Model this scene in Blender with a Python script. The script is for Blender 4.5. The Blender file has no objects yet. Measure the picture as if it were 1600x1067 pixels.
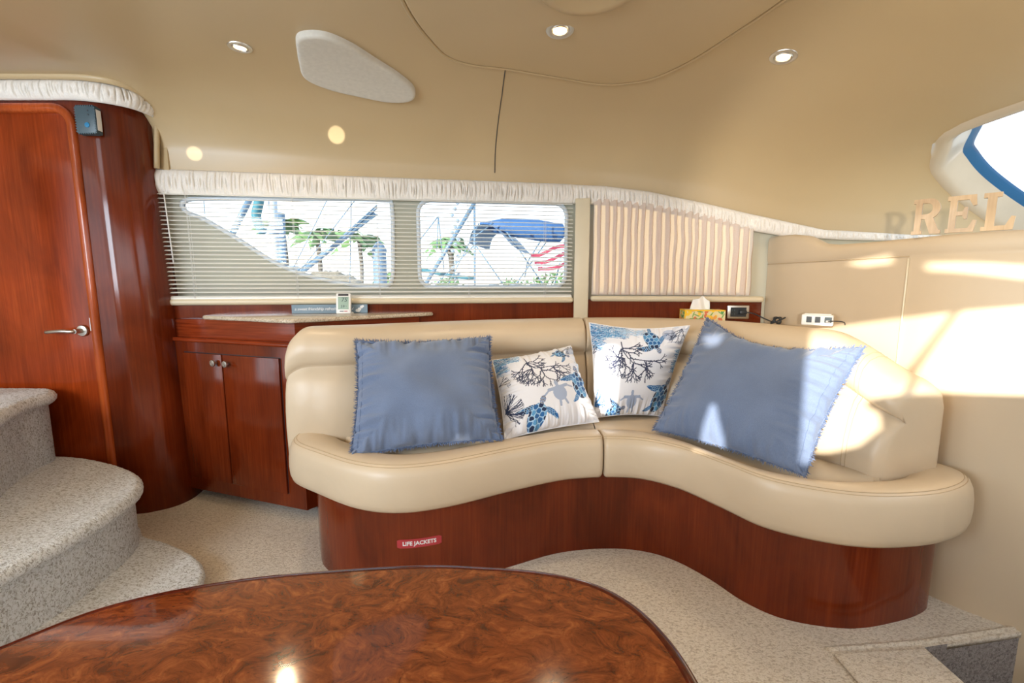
import bpy, bmesh, math, random
import numpy as np
from mathutils import Vector, noise
random.seed(3)
SC = bpy.context.scene
COL = SC.collection
R = math.radians
PI = math.pi

# ------------------------------------------------------------------ camera, world, lights, exposure
cd = bpy.data.cameras.new('camera'); cam = bpy.data.objects.new('camera', cd); COL.objects.link(cam)
cd.sensor_width = 36; cd.lens = 16.0; cd.clip_start = .02; cd.clip_end = 400
cam.location = (0, 0, 1.12); cam.rotation_euler = (R(90 - 7.5), 0, 0)
SC.camera = cam
SC.view_settings.view_transform = 'Standard'; SC.view_settings.look = 'None'
SC.view_settings.gamma = 1; SC.view_settings.exposure = 0.07
SC.view_settings.use_curve_mapping = False
cy = SC.cycles
cy.use_denoising = True
cy.max_bounces = 9; cy.diffuse_bounces = 5; cy.glossy_bounces = 4; cy.transmission_bounces = 6; cy.transparent_max_bounces = 12
cy.sample_clamp_indirect = 6; cy.caustics_reflective = False; cy.caustics_refractive = False

wd = bpy.data.worlds.new('world'); SC.world = wd; wd.use_nodes = True
nt = wd.node_tree; nt.nodes.clear()
wo = nt.nodes.new('ShaderNodeOutputWorld'); bg = nt.nodes.new('ShaderNodeBackground')
tc = nt.nodes.new('ShaderNodeTexCoord'); sx = nt.nodes.new('ShaderNodeSeparateXYZ')
cr = nt.nodes.new('ShaderNodeValToRGB')
cr.color_ramp.elements[0].position = 0.0; cr.color_ramp.elements[0].color = (.93, .96, 1, 1)
cr.color_ramp.elements[1].position = .6; cr.color_ramp.elements[1].color = (.62, .80, 1, 1)
nt.links.new(tc.outputs['Generated'], sx.inputs[0]); nt.links.new(sx.outputs['Z'], cr.inputs[0])
nt.links.new(cr.outputs[0], bg.inputs[0]); nt.links.new(bg.outputs[0], wo.inputs[0])
bg.inputs[1].default_value = 2.3

SUND = Vector((.55, .75, -.15)).normalized()
def light(name, kind, loc, energy, color, direction=None, **kw):
    l = bpy.data.lights.new(name, kind); l.energy = energy; l.color = color
    for k, v in kw.items(): setattr(l, k, v)
    o = bpy.data.objects.new(name, l); o.location = loc; COL.objects.link(o)
    if direction is not None: o.rotation_euler = Vector(direction).to_track_quat('-Z', 'Y').to_euler()
    return o
light('sun', 'SUN', (-5, -7, 3), 11, (1, .93, .82), SUND, angle=R(.53))
# added fill lamps for daylight from the starboard windows, aft door and windshield
light('daylight_fill_starboard', 'AREA', (-.3, -1.22, 1.40), 17, (.93, .96, 1), (0, 1, -.12), shape='RECTANGLE', size=3.6, size_y=.7)
light('daylight_fill_aft', 'AREA', (-3.05, .1, 1.25), 13, (.86, .93, 1), (1, .15, -.1), shape='RECTANGLE', size=1.6, size_y=1.4)
light('daylight_windshield', 'AREA', (2.28, .55, 1.62), 7, (.86, .93, 1), (-1, .05, -.45), shape='RECTANGLE', size=2.6, size_y=.55)

light('stair_fill', 'AREA', (-2.3, -1.05, 1.45), 66, (.76, .88, 1), (.12, 1, -.45), shape='RECTANGLE', size=1.1, size_y=.9)  # added area lamp, no opening modelled there; brightens the stairs with cool light
# added spot lamps standing in for sun glints off the water
light('added_glint_spot', 'SPOT', (-.42, -1.2, 1.18), 230, (1, .92, .80), (2.15, 3.5, .30), spot_size=R(26), spot_blend=.55, shadow_soft_size=.035)
for gx_, gy_, gz_, ge, sz in ((-1.53, 2.29, 1.732, 900, .9), (-.855, 2.33, 1.83, 1100, 1.25)):
    g0 = Vector((.5, -1.2, 1.12)); light('added_glint_spot', 'SPOT', g0, ge, (1, .95, .85), Vector((gx_, gy_, gz_)) - g0, spot_size=R(sz), spot_blend=.35, shadow_soft_size=.004)

# ------------------------------------------------------------------ material helpers
def newmat(name):
    m = bpy.data.materials.new(name); m.use_nodes = True
    n = m.node_tree; b = n.nodes['Principled BSDF']
    return m, n, b
def setp(b, **k):
    for a, v in k.items():
        key = {'rough': 'Roughness', 'spec': 'Specular IOR Level', 'metal': 'Metallic', 'coat': 'Coat Weight', 'coatr': 'Coat Roughness', 'sheen': 'Sheen Weight', 'emis': 'Emission Strength'}.get(a, a)
        b.inputs[key].default_value = v
def coords(n, scale=(1, 1, 1), rot=(0, 0, 0), kind='Object'):
    t = n.nodes.new('ShaderNodeTexCoord'); mp = n.nodes.new('ShaderNodeMapping')
    mp.inputs['Scale'].default_value = scale; mp.inputs['Rotation'].default_value = rot
    n.links.new(t.outputs[kind], mp.inputs[0]); return mp.outputs[0]
def noi(n, vec, scale, detail=3, rough=.5, dist=0):
    t = n.nodes.new('ShaderNodeTexNoise'); t.inputs['Scale'].default_value = scale
    t.inputs['Detail'].default_value = detail; t.inputs['Roughness'].default_value = rough; t.inputs['Distortion'].default_value = dist
    n.links.new(vec, t.inputs['Vector']); return t.outputs['Fac']
def ramp(n, fac, stops, interp='LINEAR'):
    r = n.nodes.new('ShaderNodeValToRGB'); r.color_ramp.interpolation = interp
    e = r.color_ramp.elements
    while len(e) < len(stops): e.new(.5)
    for i, (p, c) in enumerate(stops): e[i].position = p; e[i].color = tuple(c) + (1,)
    n.links.new(fac, r.inputs[0]); return r.outputs[0]
def mix(n, a, b, fac, mode='MIX'):
    x = n.nodes.new('ShaderNodeMix'); x.data_type = 'RGBA'; x.blend_type = mode
    for s, v in ((x.inputs[6], a), (x.inputs[7], b)):
        if hasattr(v, 'links'): n.links.new(v, s)
        else: s.default_value = tuple(v) + (1,)
    if hasattr(fac, 'links'): n.links.new(fac, x.inputs[0])
    else: x.inputs[0].default_value = fac
    return x.outputs[2]
def bump(n, b, h, strength=.2, dist=.002):
    u = n.nodes.new('ShaderNodeBump'); u.inputs['Strength'].default_value = strength; u.inputs['Distance'].default_value = dist
    n.links.new(h, u.inputs['Height']); n.links.new(u.outputs[0], b.inputs['Normal'])
def plain(name, c, rough=.5, var=.06, vs=6, bs=0, bscale=80, **k):
    m, n, b = newmat(name)
    v = noi(n, coords(n), vs, 3)
    lo = [x * (1 - var) for x in c]; hi = [min(1, x * (1 + var)) for x in c]
    n.links.new(ramp(n, v, [(.3, lo), (.7, hi)]), b.inputs['Base Color'])
    setp(b, rough=rough, **k)
    if bs: bump(n, b, noi(n, coords(n), bscale, 3), bs, .001)
    return m
M = {}
def wood(name, dark, mid, light_, rough=.13, horizontal=False):
    m, n, b = newmat(name)
    v1 = coords(n, (34, 34, 1.1)); v2 = coords(n, (2.6, 2.6, 1.2))
    if horizontal: v1 = coords(n, (1.3, 1.3, 40)); v2 = coords(n, (.9, .9, 4))
    g = noi(n, v1, 3, 5, .6, .4); f = noi(n, v2, 1.6, 4, .55, .8)
    c1 = ramp(n, g, [(.25, dark), (.55, mid), (.8, light_)])
    c2 = ramp(n, f, [(.3, (.55, .50, .48)), (.7, (1.25, 1.25, 1.25))])
    n.links.new(mix(n, c1, c2, .9, 'MULTIPLY'), b.inputs['Base Color'])
    setp(b, rough=rough, spec=.32, coat=.08, coatr=.04)
    bump(n, b, noi(n, coords(n), 9, 2), .03, .004)
    return m
M['wood'] = wood('cherry_wood', (.115, .015, .003), (.15, .023, .005), (.195, .034, .008))
M['wood_door'] = wood('cherry_door', (.20, .026, .004), (.27, .038, .006), (.36, .060, .010))
M['wood_h'] = wood('cherry_rail', (.13, .018, .005), (.24, .038, .01), (.32, .06, .016), horizontal=True)
M['wood_trim'] = wood('cherry_trim', (.30, .05, .010), (.42, .080, .016), (.50, .11, .025))
def leather(name, c):
    m, n, b = newmat(name)
    v = noi(n, coords(n), 3.0, 3)
    n.links.new(ramp(n, v, [(.3, [x * .94 for x in c]), (.7, [x * 1.04 for x in c])]), b.inputs['Base Color'])
    setp(b, rough=.36, spec=.45)
    a = noi(n, coords(n), 9, 2, .5, .6); f = noi(n, coords(n), 420, 2)
    ad = n.nodes.new('ShaderNodeMath'); ad.operation = 'MULTIPLY_ADD'; ad.inputs[1].default_value = .05
    n.links.new(f, ad.inputs[0]); n.links.new(a, ad.inputs[2])
    bump(n, b, ad.outputs[0], .35, .006)
    return m
M['leather'] = leather('cream_leather', (.60, .485, .345))
M['stitch'] = plain('stitch_thread', (.50, .38, .24), .7)
M['headliner'] = plain('headliner_vinyl', (.50, .378, .215), .30, .03, 2, .05, 30, spec=.35)
M['panel'] = plain('window_surround', (.55, .53, .42), .45, .03, 2)
M['bezel'] = plain('window_bezel', (.85, .9, .95), .3, .02)
M['gasket'] = plain('black_gasket', (.01, .015, .03), .4)
M['vinyl'] = plain('wall_vinyl', (.60, .49, .35), .5, .03, 3, .12, 260, spec=.3)
M['sill'] = plain('sill_vinyl', (.66, .58, .42), .35, .03)
M['white'] = plain('white_plastic', (.80, .80, .78), .35, .02)
M['slat'] = plain('slat_enamel', (.88, .88, .84), .35, .02)
M['speaker'] = plain('speaker_cloth', (.60, .58, .52), .8, .05, 60, .3, 500)
M['granite'] = None
def fabric(name, c, var=.08, bs=.5, sc=900, sheen=.3):
    m, n, b = newmat(name)
    w1 = noi(n, coords(n, (1, 1, 6)), sc * .35, 2); w2 = noi(n, coords(n, (6, 6, 1)), sc * .12, 2); f = noi(n, coords(n), 8, 3)
    c1 = ramp(n, f, [(.3, [x * (1 - var) for x in c]), (.7, [x * (1 + var) for x in c])])
    c2 = ramp(n, w2, [(.3, (.88, .88, .88)), (.7, (1.1, 1.1, 1.1))])
    n.links.new(mix(n, c1, c2, .8, 'MULTIPLY'), b.inputs['Base Color'])
    setp(b, rough=.9, spec=.15, sheen=sheen); bump(n, b, w1, bs, .0012)
    return m
M['blue'] = fabric('blue_linen', (.155, .205, .32))
M['fringe'] = fabric('blue_fringe', (.12, .175, .31))
M['valance'] = fabric('ruched_valance', (.80, .765, .71), .05, .3)
m, n, b = newmat('curtain_sheer')
for x in list(n.nodes): n.nodes.remove(x)
o = n.nodes.new('ShaderNodeOutputMaterial'); d = n.nodes.new('ShaderNodeBsdfDiffuse'); t = n.nodes.new('ShaderNodeBsdfTranslucent'); mx = n.nodes.new('ShaderNodeMixShader')
f = noi(n, coords(n, (1, 1, 5)), 120, 2)
n.links.new(ramp(n, f, [(.3, (.72, .69, .64)), (.7, (.78, .755, .71))]), d.inputs[0]); t.inputs[0].default_value = (1, .77, .44, 1)
mx.inputs[0].default_value = .13
n.links.new(d.outputs[0], mx.inputs[1]); n.links.new(t.outputs[0], mx.inputs[2]); tp_ = n.nodes.new('ShaderNodeBsdfTransparent'); tp_.inputs[0].default_value = (1, .55, .21, 1); m2_ = n.nodes.new('ShaderNodeMixShader'); m2_.inputs[0].default_value = .26
n.links.new(mx.outputs[0], m2_.inputs[1]); n.links.new(tp_.outputs[0], m2_.inputs[2]); n.links.new(m2_.outputs[0], o.inputs[0])
M['curtain'] = m
def carpet(name, lo, mid, hi):
    m, n, b = newmat(name)
    a = noi(n, coords(n, (1, 1.7, 1.3)), 88, 3, .6, 1.0); f = noi(n, coords(n), 3, 3); h_ = noi(n, coords(n), 330, 2, .7)
    c1 = ramp(n, a, [(.38, lo), (.47, mid), (.56, hi)])
    c2 = ramp(n, f, [(.3, (.93, .93, .93)), (.7, (1.05, 1.05, 1.05))])
    n.links.new(mix(n, c1, c2, 1, 'MULTIPLY'), b.inputs['Base Color'])
    setp(b, rough=.95, spec=.1, sheen=.3)
    ad = n.nodes.new('ShaderNodeMath'); ad.operation = 'ADD'; n.links.new(a, ad.inputs[0]); n.links.new(h_, ad.inputs[1])
    bump(n, b, ad.outputs[0], .9, .006)
    return m
M['carpet'] = carpet('loop_carpet', (.58, .48, .365), (.78, .68, .55), (.88, .79, .67))
M['well_carpet_shaded'] = carpet('stairwell_carpet_shaded', (.13, .10, .09), (.24, .20, .18), (.34, .29, .27))  # carpet darkened: the stairwell's shade is put into the colour
M['stair_carpet'] = carpet('stair_carpet', (.40, .39, .37), (.74, .76, .77), (.88, .91, .94))
m, n, b = newmat('burl_veneer')
w = n.nodes.new('ShaderNodeTexNoise'); w.inputs['Scale'].default_value = 5; w.inputs['Detail'].default_value = 3
cv = coords(n, (1, 1.5, 1)); n.links.new(cv, w.inputs['Vector'])
vm = n.nodes.new('ShaderNodeVectorMath'); vm.operation = 'MULTIPLY_ADD'; vm.inputs[1].default_value = (.22, .22, .22)
n.links.new(w.outputs['Color'], vm.inputs[0]); n.links.new(cv, vm.inputs[2])
g1 = noi(n, vm.outputs[0], 19, 8, .72, 1.1); g2 = noi(n, vm.outputs[0], 75, 5, .7, 1.0)
c1 = ramp(n, g1, [(.26, (.02, .004, .002)), (.40, (.10, .020, .005)), (.54, (.20, .046, .011)), (.74, (.36, .11, .028))])
c2 = ramp(n, g2, [(.30, (.35, .28, .25)), (.42, (.95, .95, .95)), (.7, (1.2, 1.2, 1.15))])
n.links.new(mix(n, c1, c2, .9, 'MULTIPLY'), b.inputs['Base Color']); setp(b, rough=.10, spec=.5, coat=.8, coatr=.02)
bump(n, b, noi(n, coords(n), 26, 3), .04, .003)
M['burl'] = m
m, n, b = newmat('granite_top')
g1 = noi(n, coords(n), 160, 4, .7); g2 = noi(n, coords(n), 18, 3)
n.links.new(mix(n, ramp(n, g1, [(.32, (.16, .10, .07)), (.45, (.52, .44, .33)), (.65, (.70, .64, .53))]), ramp(n, g2, [(.3, (.85, .8, .75)), (.7, (1.05, 1.05, 1.05))]), 1, 'MULTIPLY'), b.inputs['Base Color'])
setp(b, rough=.08, spec=.5)
M['granite'] = m
M['nickel'] = plain('brushed_nickel', (.62, .60, .56), .28, .03, metal=1.0)
M['dark'] = plain('dark_plastic', (.018, .024, .03), .35)
M['slate'] = plain('slate_plastic', (.05, .085, .105), .4)
M['letter'] = wood('birch_ply', (.55, .39, .22), (.63, .46, .27), (.70, .54, .34), .5)
M['letter_side'] = M['letter']
M['sign'] = plain('painted_plank', (.20, .29, .37), .6)
M['ink'] = plain('white_ink', (.75, .78, .80), .7)
M['red'] = plain('red_vinyl', (.42, .035, .045), .4)
M['lcd'] = plain('lcd_grey_green', (.33, .46, .38), .25)
M['lcdink'] = plain('lcd_segments', (.03, .06, .06), .4)
M['solar'] = plain('solar_cell', (.05, .045, .05), .2)
M['tissue'] = plain('tissue_paper', (.88, .88, .87), .9)
m, n, b = newmat('window_glass')
for x in list(n.nodes): n.nodes.remove(x)
o = n.nodes.new('ShaderNodeOutputMaterial'); tr = n.nodes.new('ShaderNodeBsdfTransparent'); gl = n.nodes.new('ShaderNodeBsdfGlossy'); mx = n.nodes.new('ShaderNodeMixShader'); fr = n.nodes.new('ShaderNodeFresnel')
tr.inputs[0].default_value = (.93, .96, .97, 1); gl.inputs['Roughness'].default_value = .02; fr.inputs[0].default_value = 1.45
n.links.new(fr.outputs[0], mx.inputs[0]); n.links.new(tr.outputs[0], mx.inputs[1]); n.links.new(gl.outputs[0], mx.inputs[2]); n.links.new(mx.outputs[0], o.inputs[0])
M['glass'] = m
def emis(name, c, s):
    m, n, b = newmat(name); b.inputs['Base Color'].default_value = c + (1,); b.inputs['Emission Color'].default_value = c + (1,); b.inputs['Emission Strength'].default_value = s
    return m
M['bulb'] = emis('halogen_bulb', (1, .74, .42), 4.5)
def printmat(name, rough=.85, sheen=.2):
    m, n, b = newmat(name)
    a = n.nodes.new('ShaderNodeAttribute'); a.attribute_name = 'print'
    n.links.new(a.outputs['Color'], b.inputs['Base Color']); setp(b, rough=rough, sheen=sheen, spec=.2)
    bump(n, b, noi(n, coords(n), 500, 2), .2, .001)
    return m
M['print'] = printmat('printed_cotton'); M['card'] = printmat('printed_card', .5, 0)
M['ext_white'] = plain('boat_gelcoat', (.36, .40, .45), .4)
M['ext_blue'] = plain('blue_canvas', (.018, .075, .20), .7)
M['ext_alu'] = plain('spar_alloy', (.09, .15, .22), .4)
M['ext_teal'] = plain('teal_canvas', (.02, .13, .17), .7)
M['ext_grey'] = plain('grey_canvas', (.18, .23, .29), .7)
M['ext_red'] = plain('red_bunting', (.25, .02, .05), .8)
M['ext_green'] = plain('leaf_green', (.11, .21, .06), .6, .25, 3)
M['ext_trunk'] = plain('palm_bark', (.10, .08, .06), .9)
M['ext_net'] = plain('brown_netting', (.15, .125, .09), .9, .3, 30)
M['ext_pile'] = plain('pile_paint', (.10, .16, .23), .6)
M['water'] = plain('harbour_water', (.30, .42, .50), .15, .2, 1)

# ------------------------------------------------------------------ object helpers
def link(name, me, mat, parent=None):
    o = bpy.data.objects.new(name, me); COL.objects.link(o)
    if mat is not None and not me.materials: me.materials.append(M[mat] if isinstance(mat, str) else mat)
    if parent is not None: o.parent = parent
    return o
def mesh(name, V, F, mat, parent=None, smooth=True):
    me = bpy.data.meshes.new(name); me.from_pydata([tuple(v) for v in V], [], F)
    if smooth: me.polygons.foreach_set('use_smooth', [True] * len(me.polygons))
    me.update(); return link(name, me, mat, parent)
def tag(o, label=None, cat=None, group=None, kind=None):
    if label: o['label'] = label
    if cat: o['category'] = cat
    if group: o['group'] = group
    if kind: o['kind'] = kind
    return o
def empty(name, loc, label, cat, group=None):
    o = bpy.data.objects.new(name, None); COL.objects.link(o); o.empty_display_size = .05
    o.location = loc; tag(o, label, cat, group)
    EMP.append(o); return o
EMP = []
def finish_parents():   # parts are modelled in world coordinates: undo the parent's offset
    bpy.context.view_layer.update()
    for o in COL.objects:
        if o.parent is not None and not o.get('_local'):
            if o.parent.type == 'EMPTY': o.matrix_parent_inverse = o.parent.matrix_world.inverted()
def smooth_angle(o, ang=40):
    me = o.data; me.polygons.foreach_set('use_smooth', [True] * len(me.polygons))
    me.set_sharp_from_angle(angle=R(ang)); return o
def cat(P, n=12, closed=False):
    P = [Vector(p) for p in P]; out = []
    N = len(P); segs = N if closed else N - 1
    for i in range(segs):
        if closed: a, b, c, d = P[i - 1], P[i], P[(i + 1) % N], P[(i + 2) % N]
        else: a, b, c, d = P[max(i - 1, 0)], P[i], P[i + 1], P[min(i + 2, N - 1)]
        for k in range(n):
            t = k / n
            out.append(.5 * ((2 * b) + (c - a) * t + (2 * a - 5 * b + 4 * c - d) * t * t + (3 * b - a - 3 * c + d) * t ** 3))
    if not closed: out.append(P[-1])
    return out
def resample(P, n=None, step=None, closed=False):
    P = [Vector(p) for p in P]
    if closed: P = P + [P[0]]
    L = [0]
    for a, b in zip(P, P[1:]): L.append(L[-1] + (b - a).length)
    if n is None: n = max(2, int(L[-1] / step) + 1)
    out = []; j = 0; cnt = n if closed else n - 1
    for i in range(n):
        s = L[-1] * i / cnt
        while j < len(L) - 2 and L[j + 1] < s: j += 1
        t = (s - L[j]) / max(1e-9, L[j + 1] - L[j]); out.append(P[j].lerp(P[j + 1], t))
    return out
def normals2(P, closed=False):   # left-hand normals of a plan curve
    out = []; N = len(P)
    for i in range(N):
        if closed: t = P[(i + 1) % N] - P[i - 1]
        else: t = P[min(i + 1, N - 1)] - P[max(i - 1, 0)]
        t = Vector((t.x, t.y, 0)).normalized(); out.append(Vector((-t.y, t.x, 0)))
    return out
def grid(rows, closed_v=False, cap=False, closed_u=False):
    V = [v for r in rows for v in r]; m = len(rows[0]); F = []
    nr = len(rows)
    for i in range(nr if closed_u else nr - 1):
        i2 = (i + 1) % nr
        for j in range(m if closed_v else m - 1):
            j2 = (j + 1) % m
            F.append((i * m + j, i * m + j2, i2 * m + j2, i2 * m + j))
    if cap: F.append(tuple(range(m - 1, -1, -1))); F.append(tuple((nr - 1) * m + j for j in range(m)))
    return V, F
def tube(name, P, r, mat, parent=None, seg=8, closed=False, cap=True):
    V, F = tube_vf(P, r, seg, closed, cap); return mesh(name, V, F, mat, parent)
def tube_vf(P, r, seg=8, closed=False, cap=True):
    P = [Vector(p) for p in P]; N = len(P); rows = []; up = None
    for i in range(N):
        t = (P[(i + 1) % N] - P[i - 1]) if closed else (P[min(i + 1, N - 1)] - P[max(i - 1, 0)])
        t.normalize()
        if up is None: up = t.orthogonal().normalized()
        up = (up - t * up.dot(t)); up = up.normalized() if up.length > 1e-6 else t.orthogonal().normalized()
        b = t.cross(up); rr = r[i] if isinstance(r, (list, tuple)) else r
        rows.append([P[i] + (up * math.cos(2 * PI * k / seg) + b * math.sin(2 * PI * k / seg)) * rr for k in range(seg)])
    return grid(rows, True, cap and not closed, closed)
def merge(parts):
    V = []; F = []
    for v, f in parts:
        o = len(V); V += list(v); F += [tuple(i + o for i in q) for q in f]
    return V, F
def box_vf(c, s, ax=None):
    ax = ax or (Vector((1, 0, 0)), Vector((0, 1, 0)), Vector((0, 0, 1))); c = Vector(c)
    V = [c + ax[0] * (s[0] / 2 * a) + ax[1] * (s[1] / 2 * b) + ax[2] * (s[2] / 2 * d) for a, b, d in ((-1, -1, -1), (1, -1, -1), (1, 1, -1), (-1, 1, -1), (-1, -1, 1), (1, -1, 1), (1, 1, 1), (-1, 1, 1))]
    return V, [(0, 3, 2, 1), (4, 5, 6, 7), (0, 1, 5, 4), (1, 2, 6, 5), (2, 3, 7, 6), (3, 0, 4, 7)]
def bevel(o, w, seg=3, ang=30):
    bm = bmesh.new(); bm.from_mesh(o.data)
    ed = [e for e in bm.edges if len(e.link_faces) == 2 and e.calc_face_angle(0) > R(ang)]
    bmesh.ops.bevel(bm, geom=ed, offset=w, segments=seg, profile=.5, affect='EDGES', clamp_overlap=True)
    bm.to_mesh(o.data); bm.free(); smooth_angle(o, 35); return o
def box(name, c, s, mat, parent=None, ax=None, bv=0, seg=3):
    o = mesh(name, *box_vf(c, s, ax), mat, parent, False)
    if bv: bevel(o, bv, seg)
    return o
def axes(dx, dy):   # local frame whose x runs along (dx,dy)
    x = Vector((dx, dy, 0)).normalized(); return (x, Vector((-x.y, x.x, 0)), Vector((0, 0, 1)))
def inset(P, d):    # closed CCW outline moved inwards by d
    Nn = normals2(P, True); return [p + n * d for p, n in zip(P, Nn)]
def slab(name, outline, z0, z1, mat, parent=None, r=.01, seg=4, n=None, undercut=0):
    P = [Vector((p[0], p[1], 0)) for p in outline]
    area = sum(a.x * b.y - b.x * a.y for a, b in zip(P, P[1:] + P[:1]))
    if area < 0: P.reverse()
    rows = []
    if undercut: rows.append([p + Vector((0, 0, z0)) for p in inset(P, undercut)])
    rings = [(r * (1 - math.sin(a)), z0 + r * (1 - math.cos(a))) for a in [PI / 2 * k / seg for k in range(seg + 1)]] if not undercut else [(0, z0)]
    if not undercut: rings = [(r * (1 - math.sin(PI / 2 * k / seg)), z0 + r - r * math.cos(PI / 2 * k / seg)) for k in range(seg + 1)]
    rings += [(r * (1 - math.cos(PI / 2 * k / seg)), z1 - r + r * math.sin(PI / 2 * k / seg)) for k in range(seg + 1)]
    for d, z in rings: rows.append([p + Vector((0, 0, z)) for p in inset(P, d)])
    V, F = grid(rows, True, False); m = len(P)
    F.append(tuple(range(m - 1, -1, -1))); F.append(tuple((len(rows) - 1) * m + j for j in range(m)))
    o = mesh(name, V, F, mat, parent); o.data.set_sharp_from_angle(angle=R(50)); return o
def lathe(name, prof, c, axis, mat, parent=None, seg=24):
    axis = Vector(axis).normalized(); u = axis.orthogonal().normalized(); w = axis.cross(u); c = Vector(c)
    rows = [[c + axis * h_ + (u * math.cos(2 * PI * k / seg) + w * math.sin(2 * PI * k / seg)) * rr for k in range(seg)] for rr, h_ in prof]
    V, F = grid(rows, True, True); o = mesh(name, V, F, mat, parent); o.data.set_sharp_from_angle(angle=R(45)); return o
def fill2d(name, outer, holes, place, thick, mat, parent=None):
    """flat sheet with holes; place(u, v, w) puts sheet coordinates into the room"""
    cu = bpy.data.curves.new(name, 'CURVE'); cu.dimensions = '2D'; cu.fill_mode = 'BOTH'; cu.extrude = thick / 2
    for poly in [outer] + holes:
        s = cu.splines.new('POLY'); s.points.add(len(poly) - 1); s.use_cyclic_u = True
        for i, p in enumerate(poly): s.points[i].co = (p[0], p[1], 0, 1)
    o = bpy.data.objects.new(name, cu); COL.objects.link(o); bpy.context.view_layer.update()
    me = bpy.data.meshes.new_from_object(o.evaluated_get(bpy.context.evaluated_depsgraph_get()))
    bpy.data.objects.remove(o)
    for v in me.vertices: v.co = place(v.co.x, v.co.y, v.co.z)
    me.materials.clear(); me.update()
    bm = bmesh.new(); bm.from_mesh(me); bmesh.ops.remove_doubles(bm, verts=bm.verts, dist=1e-5); bmesh.ops.recalc_face_normals(bm, faces=bm.faces); bm.to_mesh(me); bm.free()
    return link(name, me, mat, parent)
def text_mesh(name, s, size, place, mat, parent=None, extrude=.0004, shear=0, bold=0, align='CENTER', space=1):
    cu = bpy.data.curves.new(name, 'FONT'); cu.body = s; cu.size = size; cu.extrude = extrude; cu.shear = shear; cu.offset = bold; cu.align_x = align; cu.align_y = 'CENTER'; cu.space_character = space
    cu.resolution_u = 3
    o = bpy.data.objects.new(name, cu); COL.objects.link(o); bpy.context.view_layer.update()
    me = bpy.data.meshes.new_from_object(o.evaluated_get(bpy.context.evaluated_depsgraph_get()))
    bpy.data.objects.remove(o)
    for v in me.vertices: v.co = place(v.co.x, v.co.y, v.co.z)
    me.materials.clear(); me.update()
    return link(name, me, mat, parent)
def rrect(w, h, r, n=5, c=(0, 0)):
    P = []
    for cx, cy, a0 in ((w / 2 - r, h / 2 - r, 0), (-w / 2 + r, h / 2 - r, 90), (-w / 2 + r, -h / 2 + r, 180), (w / 2 - r, -h / 2 + r, 270)):
        for k in range(n + 1):
            a = R(a0 + 90 * k / n); P.append((c[0] + cx + r * math.cos(a), c[1] + cy + r * math.sin(a)))
    return P
def interp(x, T):
    if x <= T[0][0]: return T[0][1]
    for (a, b), (c, d) in zip(T, T[1:]):
        if x <= c: return b + (d - b) * (x - a) / (c - a)
    return T[-1][1]
def sm(a, b, x):
    t = min(1, max(0, (x - a) / (b - a))); return t * t * (3 - 2 * t)

# ------------------------------------------------------------------ port side of the cabin: plan of the wall
YW = [(-3.2, 2.08), (-1.72, 2.285), (.30, 2.585), (.50, 2.59), (.9, 2.54), (1.33, 2.455), (2.0, 2.36), (2.95, 2.28)]
ZB = [(-1.8, 1.66), (.30, 1.65), (.50, 1.638), (.73, 1.603), (1.02, 1.535), (1.25, 1.472), (1.6, 1.385), (2.0, 1.355), (2.95, 1.33)]
def ceil_z(x, y):
    d = max(0, (interp(x, YW) - y) * .985); zb = interp(x, ZB)
    zt = 1.985 - .23 * sm(.9, 2.0, x); D = .42 + .33 * sm(-1.6, -.5, x) + .25 * sm(.4, 1.2, x) - .5 * sm(1.3, 1.9, x)
    g = (1 - (1 - min(d / D, 1)) ** 2.5) ** .4
    z = zb + (zt - zb) * g; k = 1 - sm(-1.80, -1.66, x)
    return z * (1 - k) + 1.975 * k
def on_ceil(x, y, off=0):
    e = .004; z = ceil_z(x, y)
    nn = Vector(((ceil_z(x + e, y) - ceil_z(x - e, y)) / (2 * e), (ceil_z(x, y + e) - ceil_z(x, y - e)) / (2 * e), -1)).normalized()
    return Vector((x, y, z)) + nn * off
W0 = Vector((-1.82, 2.27, 0)); WD = Vector((2.19, .33, 0)).normalized(); WN = Vector((-WD.y, WD.x, 0))
def wall(a, off, z): return W0 + WD * a + WN * off + Vector((0, 0, z))
V0 = Vector((.37, 2.60, 0)); VD = Vector((.96, -.145, 0)).normalized(); VN = Vector((-VD.y, VD.x, 0))
def wall2(a, off, z): return V0 + VD * a + VN * off + Vector((0, 0, z))

# ------------------------------------------------------------------ floor, stairwell, shell
def structure(o, label=None): o['kind'] = 'structure'; return o
fl = fill2d('floor', [(-3.3, -1.35), (2.9, -1.35), (2.9, 2.9), (-3.3, 2.9)], [[(1.27, -.6), (1.27, 1.27), (1.66, 1.335), (2.3, 1.43), (2.3, -.6)]], lambda u, v, w: Vector((u, v, -.01 + w)), .02, 'carpet')
structure(fl)
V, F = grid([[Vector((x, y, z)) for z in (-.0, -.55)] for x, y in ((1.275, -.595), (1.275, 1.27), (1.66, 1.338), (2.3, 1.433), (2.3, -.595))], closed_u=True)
sw = mesh('stairwell', V, F, 'well_carpet_shaded', None, False); tag(sw, kind='structure')
sb_ = box('floor_lower', (1.78, .4, -.56), (1.1, 2.1, .02), 'well_carpet_shaded'); structure(sb_)
ns = tube('trim_1', resample([(.965, 1.262, -.002), (1.285, 1.290, 0), (1.66, 1.352, 0), (2.0, 1.405, 0), (2.28, 1.45, 0)], step=.03), .008, 'carpet', None, 8); structure(ns)

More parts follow.
